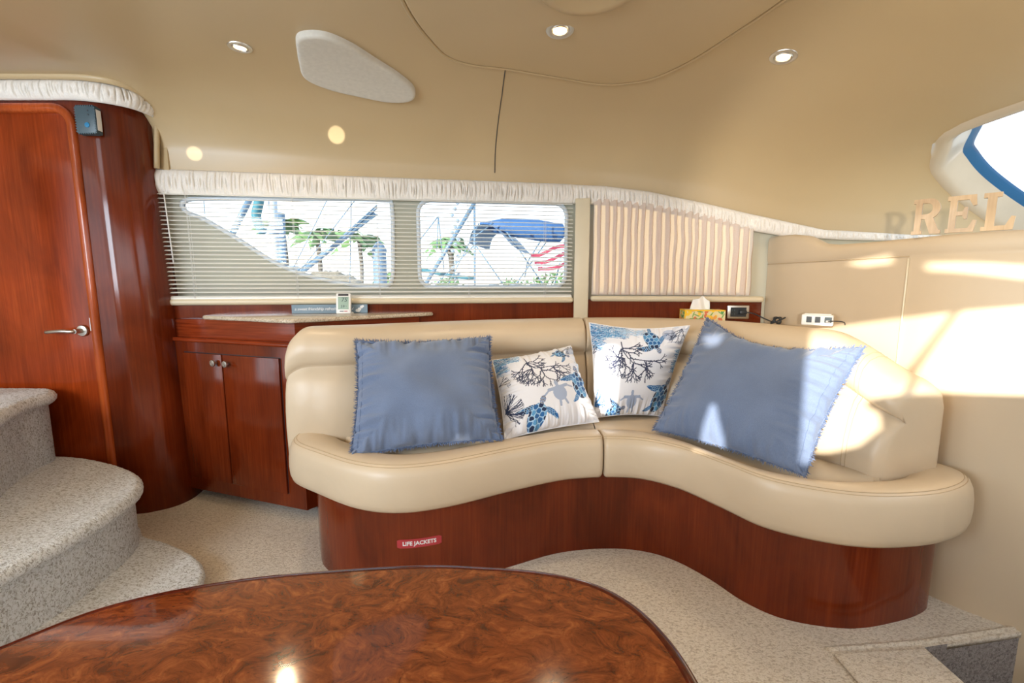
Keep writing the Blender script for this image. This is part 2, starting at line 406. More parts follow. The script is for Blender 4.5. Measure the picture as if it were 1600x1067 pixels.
# ceiling: the port headliner with its cove
xs = [x for x in np.linspace(-3.3, -1.82, 12)] + [x for x in np.linspace(-1.80, -1.66, 10)] + [x for x in np.linspace(-1.63, 1.88, 80)]
ds = [0, .004, .01, .02, .035, .055, .08, .11, .15, .2, .26, .33, .41, .5, .6, .7, .8, .9, 1.0, 1.15, 1.4, 1.8, 2.4, 3.0, 3.9]
rows = []
for x in xs:
    y0 = 2.08 + (interp(x, YW) - 2.08) * sm(-1.82, -1.66, x)
    rows.append([Vector((x, y0 - d, ceil_z(x, y0 - d))) for d in ds])
V, F = grid(rows); ce = mesh('ceiling', V, F, 'headliner'); structure(ce)
# the pillar between the valance and the windshield's slanting edge
def zside(x): return 1.728 - .62 * (x - 1.88)
def dcut(x):
    y0 = interp(x, YW); d = 0
    while d < .5 and ceil_z(x, y0 - d) < zside(x): d += .002
    return max(d, .0)
rows = []
for x in np.linspace(1.868, 2.95, 24):
    y0 = interp(x, YW); zb = interp(x, ZB); zt = max(zside(x), zb + .004)
    rows.append([Vector((x, y0 - dcut(x) * t, ceil_z(x, y0 - dcut(x) * t))) for t in np.linspace(0, 1, 14) ** 1.8])
V, F = grid(rows); ce2 = mesh('wall_forward', V, F, 'headliner'); structure(ce2)

# windshield: rolled lip, deep reveal, seal and glass
top_y = interp(1.93, YW)
lip = [Vector((1.88, y, ceil_z(1.88, y) - .005)) for y in np.linspace(-1.2, 1.98, 16)]
lip += [Vector((x, y, ceil_z(x, y) - .004)) for x, y in ((1.885, 2.05), (1.90, 2.10), (1.935, 2.14))]
for x in np.linspace(2.0, 2.9, 14):
    y0 = interp(x, YW); zb = interp(x, ZB); zt = max(zside(x), zb + .004)
    lip.append(Vector((x, y0 - dcut(x), zside(x))))
lip = resample(cat(lip, 4), step=.03)
wn = Vector((.55, 0, .84)).normalized()
def outw(i):
    t = (lip[min(i + 1, len(lip) - 1)] - lip[max(i - 1, 0)]).normalized()
    return t.cross(wn).normalized()     # towards the opening's outside
ws = empty('window_4', (2.3, 1.0, 1.5), None, None); ws['kind'] = 'structure'
frame_rows = []
for i, p in enumerate(lip):
    s = -outw(i)
    if s.dot(Vector((1, -.6, -.6))) < 0: s = -s
    frame_rows.append([p - s * .055 + wn * .004, p - s * .035 - wn * .010, p - s * .008 - wn * .013, p + s * .016 - wn * .004, p + s * .028 + wn * .018, p + s * .036 + wn * .06, p + s * .05 + wn * .105])
V, F = grid(frame_rows); mesh('window_frame', V, F, plain('frame_paint', (.56, .48, .37), .2), ws)
seal = [[r[-1], r[-1] + (r[-1] - r[-3]).normalized() * .004, r[-1] + (r[-1] - r[0]).normalized() * .028 + wn * .006, r[-1] + (r[-1] - r[0]).normalized() * .03 + wn * .02] for r in frame_rows]
V, F = grid(seal); m_seal = plain('blue_seal', (.01, .10, .24), .35); mesh('window_seal', V, F, m_seal, ws)
gx = Vector((.84, 0, -.55))
gc = Vector((1.88, 2.1, 1.75)) + wn * .118
mesh('window_pane', [gc + Vector((-.1, .1, .065)), gc + gx * 1.6 + Vector((0, .1, 0)), gc + gx * 1.6 + Vector((0, -3.4, 0)), gc + Vector((-.1, -3.4, .065))], [(0, 1, 2, 3)], 'glass', ws, False)

# inner face around the two windows, with glass
w1 = [(0.203, 1.523), (0.316, 1.532), (0.838, 1.545), (1.161, 1.547), (1.2, 1.509), (1.2, 1.325), (1.191, 1.137), (1.145, 1.095), (1.012, 1.099), (0.913, 1.116), (0.753, 1.153), (0.598, 1.219), (0.421, 1.341), (0.278, 1.431), (0.207, 1.461), (0.18, 1.494)]
w2 = [(1.344, 1.495), (1.388, 1.543), (2.102, 1.554), (2.155, 1.506), (2.157, 1.138), (2.101, 1.087), (1.384, 1.088), (1.34, 1.137)]
w3 = [(.09, 1.06), (.93, 1.06), (.93, 1.42), (.60, 1.52), (.09, 1.60)]
def c2(P, n=6, closed=True): return [(p.x, p.y) for p in cat([(a, b, 0) for a, b in P], n, closed)]
def c2r(P):   # round corners lightly but keep straight sides
    out = []; N = len(P)
    for i in range(N):
        a, b, c = Vector(P[i - 1]), Vector(P[i]), Vector(P[(i + 1) % N])
        out.append(b.lerp(a, .0))
    return [(p.x, p.y) for p in out]
w1s = c2(w1, 5); w2s = rrect(.822, .462, .065, 7, (1.748, 1.321))
wp = fill2d('wall_port', [(-.03, .0), (2.235, .0), (2.235, 1.72), (-.03, 1.72)], [w1s, w2s], lambda u, v, w: wall(u, .065 + w, v), .03, 'panel'); structure(wp)
wp2 = fill2d('wall_hull', [(-.06, .0), (1.75, .0), (1.75, 1.35), (1.2, 1.5), (.9, 1.7), (-.06, 1.72)], [w3], lambda u, v, w: wall2(u, .065 + w, v), .03, 'panel'); structure(wp2)
for i, (hole, fn) in enumerate(((w1s, wall), (w2s, wall), (w3, wall2))):
    we = empty('window_%d' % (i + 1), fn(hole[0][0], .07, 1.1), None, None); we['kind'] = 'structure'
    P = [fn(a, .045, z) for a, z in hole]
    if i < 2:
        tube('window_frame', resample(P, step=.02, closed=True), .011, 'bezel', we, 8, True)
        tube('window_seal', resample([fn(a, .062, z) for a, z in [((a - hole[0][0]), z) for a, z in [(q[0] + hole[0][0], q[1]) for q in hole]]], step=.02, closed=True), .007, 'gasket', we, 6, True)
    me = fill2d('window_pane', hole, [], (lambda fn: lambda u, v, w: fn(u, .07 + w, v))(fn), .004, 'glass', we)

# aft bulkhead on the port side: door, trim and the rounded corner post
db = fill2d('wall_aft', [(-3.3, 0), (-1.83, 0), (-1.83, 1.92), (-3.3, 1.92)], [[(-2.62, .01), (-1.932, .01)] + [(-1.932 - .07 + .07 * math.cos(R(a)), 1.795 + .07 * math.sin(R(a))) for a in range(0, 91, 15)] + [(-2.62, 1.865)]], lambda u, v, w: Vector((u, 2.095 + w, v)), .02, 'wood'); structure(db)
dr = box('door_1', (-2.275, 2.108, .93), (.75, .02, 1.90), 'wood_door'); structure(dr)
jam = [(-1.912, 2.082, z) for z in np.linspace(.0, 1.79, 20)] + [(-1.912 - .075 + .075 * math.cos(R(a)), 2.082, 1.79 + .075 * math.sin(R(a))) for a in range(10, 91, 10)] + [(x, 2.082, 1.865) for x in np.linspace(-2.05, -2.7, 8)]
rows = []
for i, p in enumerate(jam):
    p = Vector(p); t = (Vector(jam[min(i + 1, len(jam) - 1)]) - Vector(jam[max(i - 1, 0)])).normalized(); s = Vector((t.z, 0, -t.x))
    rows.append([p + s * a + Vector((0, b, 0)) for a, b in ((-.019, .02), (-.019, -.004), (-.013, -.011), (0, -.014), (.013, -.011), (.019, -.004), (.019, .02))])
V, F = grid(rows); tr = mesh('trim_2', V, F, 'wood_trim'); structure(tr)
hd = [lathe('door_handle', [(.0, .0), (.026, 0), (.027, .004), (.024, .009), (.011, .011), (.010, .045), (0, .046)], (-1.985, 2.096, .895), (0, -1, 0), 'nickel', dr)]
V, F = tube_vf(resample(cat([(-1.985, 2.052, .895), (-2.00, 2.043, .896), (-2.04, 2.040, .898), (-2.10, 2.046, .893), (-2.115, 2.055, .891)], 5), step=.008), .0085, 10)
mesh('handle_lever', V, F, 'nickel', hd[0])
box('latch_plate', (-1.9335, 2.088, .925), (.003, .02, .06), 'nickel', dr)

cb = [(-1.889, 2.083), (-1.80, 2.088), (-1.745, 2.115), (-1.70, 2.15), (-1.672, 2.20), (-1.662, 2.26), (-1.675, 2.36)]
rows = []
cbr = resample(cat([(x, y, 0) for x, y in cb], 6), step=.012)
for k, p in enumerate(cbr):
    u = k / (len(cbr) - 1)
    rows.append([p + Vector((-.065 * u * sm(0, 1.9, z), .0, z)) for z in np.linspace(0, 1.93, 24)])
V, F = grid(rows); cp = mesh('corner_post', V, F, 'wood')
tag(cp, 'tall rounded glossy cherry wood corner post between the door and the blinds', 'post')

# room behind the camera: starboard wall, holes added to shape sun patches, aft glazing
gapA = [(-1.09, 1.585), (.9, 1.585), (.9, 1.31), (-.745, 1.305), (-.80, 1.295), (-.845, 1.275), (-.845, 1.255), (-.80, 1.235), (-.795, 1.19), (-.86, 1.125), (-.96, 1.085), (-1.06, 1.075), (-1.075, 1.30)]
gaps = [gapA, [(-1.435, 1.255), (-1.40, 1.26), (-1.345, 1.11), (-1.35, 1.085), (-1.475, 1.085), (-1.475, 1.11)], [(-1.58, 1.535), (-1.50, 1.545), (-1.44, 1.53), (-1.455, 1.49), (-1.51, 1.485)],
        [(-2.11, 1.50), (-1.99, 1.50), (-1.955, 1.38), (-1.955, 1.18), (-2.05, 1.19), (-2.10, 1.30)], [(-2.44, 1.085), (-2.40, 1.105), (-2.36, 1.145), (-2.34, 1.125), (-2.39, 1.09)],
        [(-.70, 1.775), (-.41, 1.705), (.1, 1.66), (.1, 1.64), (-.41, 1.67), (-.68, 1.745)], [(-.98, 1.86), (-.80, 1.84), (-.78, 1.80), (-.90, 1.82)]]
sbw = fill2d('wall_starboard', [(-3.3, -.02), (2.95, -.02), (2.95, 2.05), (-3.3, 2.05)], gaps, lambda u, v, w: Vector((u, -1.3 + w, v)), .02, 'vinyl'); structure(sbw)
bz0, bz1 = Vector((-.600, -1.33, 1.60)), Vector((-.765, -1.33, 1.29))
tube('shadow_bar', [bz0, bz1], .011, 'dark', None, 8); structure(COL.objects['shadow_bar'])  # unseen bar added to cast a diagonal shadow across the sun patch
aft = fill2d('wall_companionway', [(-1.3, 0), (2.2, 0), (2.2, 2.05), (-1.3, 2.05)], [[(-.7, .3), (1.0, .3), (1.0, 1.9), (-.7, 1.9)]], lambda u, v, w: Vector((-3.25 + w, u, v)), .02, 'vinyl'); structure(aft)
structure(fill2d('window_5', [(-.72, .28), (1.02, .28), (1.02, 1.92), (-.72, 1.92)], [], lambda u, v, w: Vector((-3.262 + w, u, v)), .004, 'glass'))
structure(box('wall_helm', (2.75, -.2, .63), (.03, 2.3, 1.26), 'vinyl'))

# forward partition behind the sofa (panelled vinyl with a rolled top) and the dash shelf above
RW = [(1.375, 2.48), (1.395, 2.3), (1.43, 2.05), (1.45, 1.85), (1.462, 1.70), (1.478, 1.57), (1.53, 1.46), (1.64, 1.335), (1.8, 1.175), (2.1, .9), (2.74, .35)]
rp = resample(cat([(x, y, 0) for x, y in RW], 8), step=.03); rn = normals2(rp)    # left normal points away from the room
rows = []
def rtop(y): return interp(y, [(1.9, 1.278), (2.07, 1.282), (2.13, 1.292), (2.22, 1.335), (2.33, 1.352), (2.5, 1.36)])
for p, q in zip(rp, rn):
    zt = rtop(p.y)
    prof = [(0, -.55 if p.y < 1.36 else 0), (0, .3), (0, .7), (0, 1.0), (0, 1.17), (.0, 1.205), (.004, 1.212), (.0, 1.219), (-.004, 1.235), (-.005, zt - .03), (0, zt - .012), (.012, zt), (.03, zt + .002), (.05, zt - .004), (.06, zt - .015), (.062, zt - .1)]
    rows.append([p + q * a + Vector((0, 0, z)) for a, z in prof])
V, F = grid(rows); rwo = mesh('wall_partition', V, F, 'vinyl'); structure(rwo)
pip = [p for p, q in zip(rp, rn)]
tube('trim_4', [Vector((1.4595, 1.70, z)) for z in np.linspace(.5, 1.205, 12)], .0035, 'sill'); structure(COL.objects['trim_4'])
gr = [p - q * .001 + Vector((0, 0, 1.212)) for p, q in zip(rp, rn) if p.y > 1.70]
tube('trim_5', gr, .0018, 'stitch'); structure(COL.objects['trim_5'])
dash = [p + q * .05 for p, q in zip(rp, rn)]
V = [Vector((p.x, p.y, 1.262)) for p in dash] + [Vector((max(p.x, 0) + 1.5, p.y + .9, 1.262)) for p in dash]
k = len(dash); F = [(i, i + 1, k + i + 1, k + i) for i in range(k - 1)]
dsh = mesh('wall_dash', V, F, 'vinyl', None, False); structure(dsh)

# ------------------------------------------------------------------ ceiling details
def ceil_pad(name, outline, t, mat, parent=None, rings=10, r=.012, n=6):
    P = cat([(x, y, 0) for x, y in outline], n, True)
    if sum(a.x * b.y - b.x * a.y for a, b in zip(P, P[1:] + P[:1])) < 0: P.reverse()
    c = sum(P, Vector()) / len(P); rows = [[on_ceil(p.x, p.y, -.004) for p in P]]
    for a in range(0, 91, 18):
        q = inset(P, r * (1 - math.cos(R(a)))); rows.append([on_ceil(p.x, p.y, (t - r * .8) + r * .8 * math.sin(R(a))) for p in q])
    base = inset(P, r)
    for k in range(1, rings):
        f = k / rings; rows.append([on_ceil(*(p.lerp(c, f)).xy, t + .002 * math.sin(f * PI / 2)) for p in base])
    V, F = grid(rows, True); m_ = len(P); V.append(on_ceil(c.x, c.y, t + .002)); b_ = (len(rows) - 1) * m_
    F += [(b_ + j, b_ + (j + 1) % m_, len(V) - 1) for j in range(m_)]
    return mesh(name, V, F, mat, parent)
cpan = [(-.338, 1.45), (-.325, 1.60), (-.295, 1.74), (-.246, 1.87), (-.152, 1.933), (-.026, 1.963), (.16, 2.025), (.359, 2.088), (.469, 2.089), (.591, 2.039), (.697, 1.899), (.774, 1.70), (.834, 1.50), (.88, 1.2), (.9, .6), (.86, -.2), (.25, -.4), (-.36, -.2), (-.40, .6), (-.37, 1.2)]
cpo = ceil_pad('ceiling_panel', cpan, .012, 'headliner', None, 8, .012); cpo['kind'] = 'structure'
P = resample([on_ceil(p.x, p.y, .003) for p in cat([(x, y, 0) for x, y in cpan], 6, True)], step=.02, closed=True)
Pc = sum(P, Vector()) / len(P)
tube('trim_6', [on_ceil(*(p + (p - Pc).normalized() * .012).xy, .002) for p in P], .008, 'headliner', None, 8, True); structure(COL.objects['trim_6'])
tube('trim_7', [on_ceil(x, y, .0005) for x, y in [(p.x, p.y) for p in resample([(-.026, 1.975, 0), (-.046, 2.19, 0), (-.068, 2.36, 0), (-.078, 2.43, 0), (-.09, 2.51, 0), (-.092, 2.525, 0)], step=.012)]], .0022, 'dark'); structure(COL.objects['trim_7'])
ceil_pad('speaker_cover', [(-.765, 1.74), (-.72, 1.708), (-.649, 1.715), (-.585, 1.785), (-.535, 1.88), (-.455, 2.02), (-.424, 2.111), (-.453, 2.176), (-.548, 2.183), (-.675, 2.14), (-.794, 2.085), (-.858, 2.01), (-.830, 1.90), (-.80, 1.82)], .024, 'speaker', None, 8, .014)
tag(COL.objects['speaker_cover'], 'off white fabric teardrop shaped speaker cover on the ceiling', 'speaker')
dm = empty('ceiling_dome', on_ceil(.225, 1.44), 'round cream ceiling fitting cut by the top edge of the picture', 'ceiling fitting')
lathe('dome_ring', [(.0, .0), (.15, .0), (.152, -.008), (.14, -.018), (.115, -.016), (.105, -.012), (0, -.012)], (.225, 1.43, 1.974), (0, 0, 1), 'headliner', dm, 48)
for i, (x, y, lab) in enumerate([(-1.012, 1.822, 'small lit round downlight left of the teardrop speaker cover'), (.164, 1.679, 'lit round downlight inside the curved centre ceiling panel'), (1.029, 1.852, 'lit round downlight on the right, above the windshield corner side')]):
    c = on_ceil(x, y, .012 if i == 1 else 0); nn = (on_ceil(x, y, .1) - on_ceil(x, y, 0)).normalized()
    if i == 1: nn = (nn + Vector((0, -.12, 0))).normalized()
    r = .050 if i else .043
    e = empty('downlight', c, lab, 'ceiling light', 'recessed ceiling downlights')
    lathe('trim_ring', [(.5 * r, -.004), (.52 * r, .004), (.60 * r, .007), (.66 * r, .003), (.74 * r, .005), (.95 * r, .003), (r, -.002), (r, -.006)], c, nn, 'nickel', e, 32)
    o = lathe('bulb', [(.0, .004), (.30 * r, .005), (.48 * r, .002), (.5 * r, -.003)][::-1], c, nn, 'bulb', e, 24)
    lamp = light('downlight_lamp', 'SPOT', c + nn * .015, 13, (1, .76, .48), nn, spot_size=R(150), spot_blend=.9, shadow_soft_size=.025); lamp.parent = e
# unseen fill lamps added behind the camera, without fittings
for x, y in ((-1.9, .6), (-.9, .1), (1.1, .2), (-.2, -.7)):
    light('cabin_fill_lamp', 'SPOT', (x, y, 1.93), 8, (1, .78, .52), (0, 0, -1), spot_size=R(155), spot_blend=.9, shadow_soft_size=.03)

# valances: ruched strips of cloth
def valance(name, pts, ztop, zbot, label, out=-1, cat_='valance'):
    P = resample(cat(pts, 6), step=.0019); Nn = normals2(P); rows = []; s = 0; L = [0]
    for a, b in zip(P, P[1:]): L.append(L[-1] + (b - a).length)
    rn_ = random.Random(len(P)); cs = []; t_ = 0
    while t_ < L[-1]:
        t_ += rn_.uniform(.007, .028); cs.append((t_, rn_.uniform(-.012, .012), rn_.uniform(.0, .35), rn_.uniform(.6, 1.05), rn_.uniform(.004, .012), rn_.uniform(.0014, .003)))
    for p, q, s in zip(P, Nn, L):
        zt, zb = ztop(p), zbot(p); row = []; near = [c for c in cs if abs(c[0] - s) < .025]
        hgt = zt - zb; bl = min(.024, hgt * .3)
        for k in range(15):
            v = k / 14; z = zb + hgt * v
            bulge = bl * (1 - abs(2 * v - 1) ** 2.6) + .004
            ss = s + .006 * noise.noise(Vector((s * 9, v * 2.5, 3)))
            w_ = noise.noise(Vector((ss * 95, v * .9, 0))) * .5 + noise.noise(Vector((ss * 38, v * 1.2, 5))) * .6
            crease = -abs(noise.noise(Vector((ss * 60, v * 1.6, 11)))) ** .5
            amp = min(1, hgt / .08) * (.45 + .55 * math.sin(PI * v))
            cut = 0
            for c0_, sl_, va, vb2, dp, wd_ in near:
                if va < v < vb2: cut += dp * math.exp(-((s - c0_ - sl_ * (v - .5)) / wd_) ** 2) * min(1, 6 * (v - va), 6 * (vb2 - v))
            row.append(p + q * (out * (bulge + amp * (.0080 * w_ - 1.5 * cut))) + Vector((0, 0, z)))
        row = [p + q * (-out) * -.0 + Vector((0, 0, zb + .002))] + row + [p + Vector((0, 0, zt - .002))]
        rows.append(row)
    V, F = grid(rows); o = mesh(name, V, F, 'valance'); tag(o, label, cat_); return o
vp = [wall(.045, 0, 0), wall(.5, 0, 0), wall(1.2, 0, 0), wall(1.9, 0, 0), Vector((.36, 2.587, 0)), Vector((.7, 2.543, 0)), Vector((1.05, 2.49, 0)), Vector((1.35, 2.435, 0)), Vector((1.7, 2.38, 0)), Vector((2.0, 2.345, 0)), Vector((2.3, 2.32, 0))]
VB = [(-1.76, 1.538), (-1.0, 1.540), (.35, 1.545), (.55, 1.530), (.73, 1.506), (1.03, 1.442), (1.24, 1.388), (1.42, 1.352), (1.7, 1.33), (2.0, 1.322), (2.4, 1.31)]
valance('valance', vp, lambda p: interp(p.x, ZB) - .001, lambda p: interp(p.x, VB), 'long ruched cream valance above the blinds, sloping down to the right over the curtain')
valance('valance', [Vector(p) for p in ((-3.2, 2.055, 0), (-2.6, 2.055, 0), (-2.1, 2.055, 0), (-1.88, 2.055, 0), (-1.77, 2.062, 0), (-1.705, 2.092, 0), (-1.672, 2.145, 0), (-1.665, 2.24, 0))], lambda p: 1.968 - .012 * sm(-1.9, -1.68, p.x), lambda p: 1.884 - .01 * sm(-1.9, -1.68, p.x), 'short ruched cream valance over the wooden door and corner post')
lipp = resample(cat([(-3.2, 2.03, 1.975), (-2.4, 2.03, 1.975), (-1.90, 2.032, 1.974), (-1.77, 2.040, 1.970), (-1.69, 2.070, 1.964), (-1.650, 2.135, 1.955), (-1.642, 2.24, 1.935)], 6), step=.02)
tube('trim_8', lipp, .016, 'headliner', None, 10); structure(COL.objects['trim_8'])
tube('trim_9', [Vector((-1.668 - .10 * (1.93 - z), 2.262, z)) for z in np.linspace(1.655, 1.95, 8)], .012, 'headliner', None, 8); structure(COL.objects['trim_9'])

structure(box('trim_13', (-1.735, 2.295, 1.76), (.16, .02, .40), 'headliner'))
# sills, mullion, wooden lining below the windows
def sill(name, fn, a0, a1, z):
    V, F = tube_vf([fn(a, -.02, z) for a in [a0, a0 + .002, a0 + .006, a0 + .014] + list(np.linspace(a0 + .03, a1 - .03, 20)) + [a1 - .014, a1 - .006, a1 - .002, a1]], [.004, .010, .014, .0163] + [.0165] * 20 + [.0163, .014, .010, .004], 14)
    o = mesh(name, V, F, 'sill'); return o
structure(sill('trim_10', wall, .075, 2.185, 1.018)); structure(sill('trim_11', wall2, .075, .985, 1.026))
mu = box('trim_12', wall2(.022, -.02, 1.21), (.080, .05, .72), 'sill', None, (VD, VN, Vector((0, 0, 1))), .006); structure(mu)
structure(box('wall_lining_aft', wall(1.13, .0, .93), (2.13, .02, .17), 'wood', None, (WD, WN, Vector((0, 0, 1)))))
structure(box('wall_lining_forward', wall2(.515, .0, .93), (.93, .02, .18), 'wood', None, (VD, VN, Vector((0, 0, 1)))))

# venetian blind: every slat its own mesh
vb_ = empty('venetian_blind', wall(1.1, -.022, 1.03), 'white slatted venetian blind, open, across both hull windows', 'blind')
La = 2.175; a0 = .098
pr = [(-.0125, -.0012), (-.006, .0004), (0, .001), (.006, .0004), (.0125, -.0012)]
pr = pr + [(x, z - .0009) for x, z in pr[::-1]]
tilt = R(14)
def slat_rows(ax_, ln):
    return [[WD * s + WN * (x * math.cos(tilt)) + Vector((0, 0, z + x * math.sin(tilt))) for x, z in pr] for s in np.linspace(0, ln, 3)]
V, F = grid(slat_rows(0, La - a0), True, True)
sm_ = bpy.data.meshes.new('slat'); sm_.from_pydata([tuple(v) for v in V], [], F); sm_.materials.append(M['slat'])
for k in range(25):
    z = 1.0475 + .0206 * k
    o = bpy.data.objects.new('slat', sm_); COL.objects.link(o); o.parent = vb_
    jj = random.uniform(-.004, .004)
    o.location = wall(a0 + jj, -.014, z) ; o['_w'] = 1
box('bottom_rail', wall((a0 + La) / 2, -.014, 1.0365), (La - a0 + .004, .026, .011), 'slat', vb_, (WD, WN, Vector((0, 0, 1))), .003, 2)
box('head_rail', wall((a0 + La) / 2, -.0, 1.575), (La - a0, .026, .03), 'slat', vb_, (WD, WN, Vector((0, 0, 1))))
for a in (.235, .72, 1.13, 1.60, 2.02):
    for off in (-.0275, -.0005):
        tube('ladder_cord', [wall(a, off, 1.035), wall(a - .002, off, 1.56)], .0007, 'white', vb_, 5)
    tube('lift_cord', [wall(a + .006, -.029, 1.036 - .0), wall(a + .002, -.029, 1.56)], .0008, 'white', vb_, 5)
tube('tilt_wand', [wall(.145, -.034, 1.55), wall(.160, -.036, 1.21)], .0028, 'white', vb_, 8)

# pleated curtain (folded cloth, overlapping layers)
cur = empty('curtain', wall2(.5, -.01, 1.05), 'pleated cream curtain glowing peach, drawn over the forward hull window', 'curtain')
path = []; a = .082; i = 0
random.seed(11)
while a < .915:
    pw = random.uniform(.036, .050); ov = pw * random.uniform(.42, .62)
    path += [(a, -.010), (a + pw * .5, -.020), (a + pw * .85, -.022), (a + pw, -.012), (a + pw - .001, -.001), (a + pw - ov * .5, -.001), (a + pw - ov, -.004), (a + pw - ov + .001, -.008)]
    a += pw - ov * .12
path = [p for p in path if p[0] < .918]
pv = resample([(u, v, 0) for u, v in path], step=.004)
rows = []
for p in pv:
    row = []
    for k in range(15):
        v = k / 14
        ww = .004 * noise.noise(Vector((p.x * 22, v * 3, 1))); dx_ = .010 * (v - .5) * noise.noise(Vector((p.x * 7, 2.2, v))) + .006 * noise.noise(Vector((p.x * 15, v * 4, 6)))
        aa = min(.918, max(.080, p.x + dx_))
        wp_ = wall2(aa, p.y - .012 + ww * (1 - abs(2 * v - 1)), 0); zt = interp(wp_.x, VB) + .03
        row.append(Vector((wp_.x, wp_.y, 1.047 + (zt - 1.047) * v)))
    rows.append(row)
V, F = grid(rows); mesh('pleated_panel', V, F, 'curtain', cur)
tube('hem', [Vector(r_[0]) + Vector((0, -.002, .006)) for r_ in rows], .0012, 'curtain', cur, 5)

# ------------------------------------------------------------------ cabinet with doors and granite top
C0, C1 = Vector((-1.76, 2.275, 0)), Vector((-.955, 2.003, 0)); CDv = (C1 - C0).normalized(); CN = Vector((-CDv.y, CDv.x, 0))
def cf(a, off, z): return C0 + CDv * a + CN * off + Vector((0, 0, z))
CL = (C1 - C0).length; cax = (CDv, CN, Vector((0, 0, 1)))
cabt = empty('cabinet', (-1.3, 2.25, 0), 'low cherry wood cabinet with two doors, set against the corner post', 'cabinet')
def pr_(name, P, z0, z1, mat, parent, r=.003): return slab(name, P, z0, z1, mat, parent, r, 2)
pr_('body', [(C0.x, C0.y), (C1.x, C1.y), (-.945, 2.02), (-.56, 2.44), (-.62, 2.46), (-1.76, 2.29)], .06, .836, 'wood', cabt, .002)
C2 = cf(0, .05, 0)
pr_('upper_panel', [tuple(cf(.0, .022, 0).xy), tuple(cf(CL - .03, .022, 0).xy), (-.50, 2.445), (-1.76, 2.298)], .83, .938, 'wood_h', cabt, .002)
rw_ = [cf(a, -.001, .838) for a in np.linspace(0.02, CL + .003, 12)]
rows = [[p + CN * x + Vector((0, 0, z)) for x, z in ((.03, -.012), (0, -.012), (-.010, -.008), (-.012, 0), (-.008, .008), (.03, .010))] for p in rw_]
V, F = grid(rows, True, True); mesh('ledge_strip', V, F, 'wood_h', cabt)
def ca(x): return (x - C0.x) / CDv.x
for (xa, xb, hx) in ((-1.622, -1.381, -1.412), (-1.374, -1.052, -1.338)):
    A_, B_ = ca(xa), ca(xb)
    d = box('cabinet_door', cf((A_ + B_) / 2, -.005, .452), (B_ - A_, .012, .645), 'wood', cabt, cax, .002, 2)
    lathe('knob', [(.006, .0), (.006, .012), (.015, .016), (.0165, .020), (.015, .024), (.010, .0245), (.0095, .023), (.004, .0235), (0, .0235)], cf(ca(hx), -.011, .735), -CN, 'nickel', d, 20)
for (xa, xb) in ((-1.6245, -1.0495),):   # shadow gap around the pair of doors
    A_, B_ = ca(xa), ca(xb)
    box('reveal', cf((A_ + B_) / 2, .0015, .452), (B_ - A_, .004, .651), 'dark', cabt, cax)
gt = slab('granite_counter', [(p.x, p.y) for p in resample(cat([(-1.515, 2.32, 0), (-1.51, 2.225, 0), (-1.492, 2.195, 0), (-1.45, 2.172, 0), (-1.2, 2.072, 0), (-1.03, 1.992, 0), (-.985, 1.978, 0), (-.945, 1.995, 0), (-.80, 2.12, 0), (-.58, 2.305, 0), (-.44, 2.425, 0), (-.425, 2.448, 0), (-.44, 2.475, 0)], 5), step=.02)], .938, .957, 'granite', None, .008, 4)
tag(gt, 'speckled beige granite countertop on the cabinet behind the sofa', 'countertop')

sg = empty('plank_sign', (-.95, 2.37, .957), 'narrow grey blue plank sign with white script, lying behind the weather display', 'sign')
S0 = Vector((-1.128, 2.335, 0)); S1 = Vector((-.758, 2.392, 0)); SD = (S1 - S0).normalized(); SN = Vector((-SD.y, SD.x, 0)); SL = (S1 - S0).length
box('plank', S0 + SD * SL / 2 + Vector((0, 0, .980)), (SL, .014, .044), 'sign', sg, (SD, SN, Vector((0, 0, 1))), .001, 1)
def sgp(u, v, w): return S0 + SD * u - SN * (.0078 + w) + Vector((0, 0, .980 + v))
text_mesh('lettering', 'a sweet friendship refreshes the soul', .0215, lambda u, v, w: sgp(u + .014, v, w), 'ink', sg, .0002, .25, .0002, 'LEFT', .92)
for k, (u, v, r) in enumerate(((.322, -.009, .008), (.334, -.003, .009), (.345, .009, .008), (.352, .013, .006), (.330, -.012, .006))):
    lathe('flower', [(0, .0009), (r, .0006), (r, 0)], sgp(u, v, 0), -SN, 'ink', sg, 9)

wc = empty('weather_display', (-.855, 2.315, .957), 'small white digital display reading 75 and 59, standing on the granite', 'thermometer')
wx = axes(.985, .12); wc0 = Vector((-.857, 2.318, .957)); wt = Vector((0, 0, 1)) * .985 + wx[1] * .17; wf = wx[0].cross(wt).normalized()
def wcp(u, v, w): return wc0 + wx[0] * u + wt * v - wf * 1 * w * -1
wfr = wt.cross(wx[0]).normalized()
if wfr.y > 0: wfr = -wfr
def wcp(u, v, w): return wc0 + wx[0] * u + wt * v + wfr * w
box('case', wcp(0, .052, 0), (.072, .018, .104), 'white', wc, (wx[0], wfr, wt), .004, 3)
box('foot', wcp(.028, .006, -.022), (.030, .035, .010), 'white', wc, (wx[0], wfr, wt), .003, 2)
box('screen', wcp(0, .054, .0092), (.052, .001, .064), 'lcd', wc, (wx[0], wfr, wt))
box('solar_cell', wcp(0, .096, .0092), (.050, .001, .010), 'solar', wc, (wx[0], wfr, wt))
text_mesh('digits', '75', .030, lambda u, v, w: wcp(u + .004, v + .070, .0100 + w), 'lcdink', wc, .0001, .12)
text_mesh('digits', '59', .020, lambda u, v, w: wcp(u - .004, v + .036, .0100 + w), 'lcdink', wc, .0001, .12)
text_mesh('digits', '°F', .007, lambda u, v, w: wcp(u + .020, v + .077, .0100 + w), 'lcdink', wc, .0001)
text_mesh('digits', '%', .008, lambda u, v, w: wcp(u + .014, v + .038, .0100 + w), 'lcdink', wc, .0001)
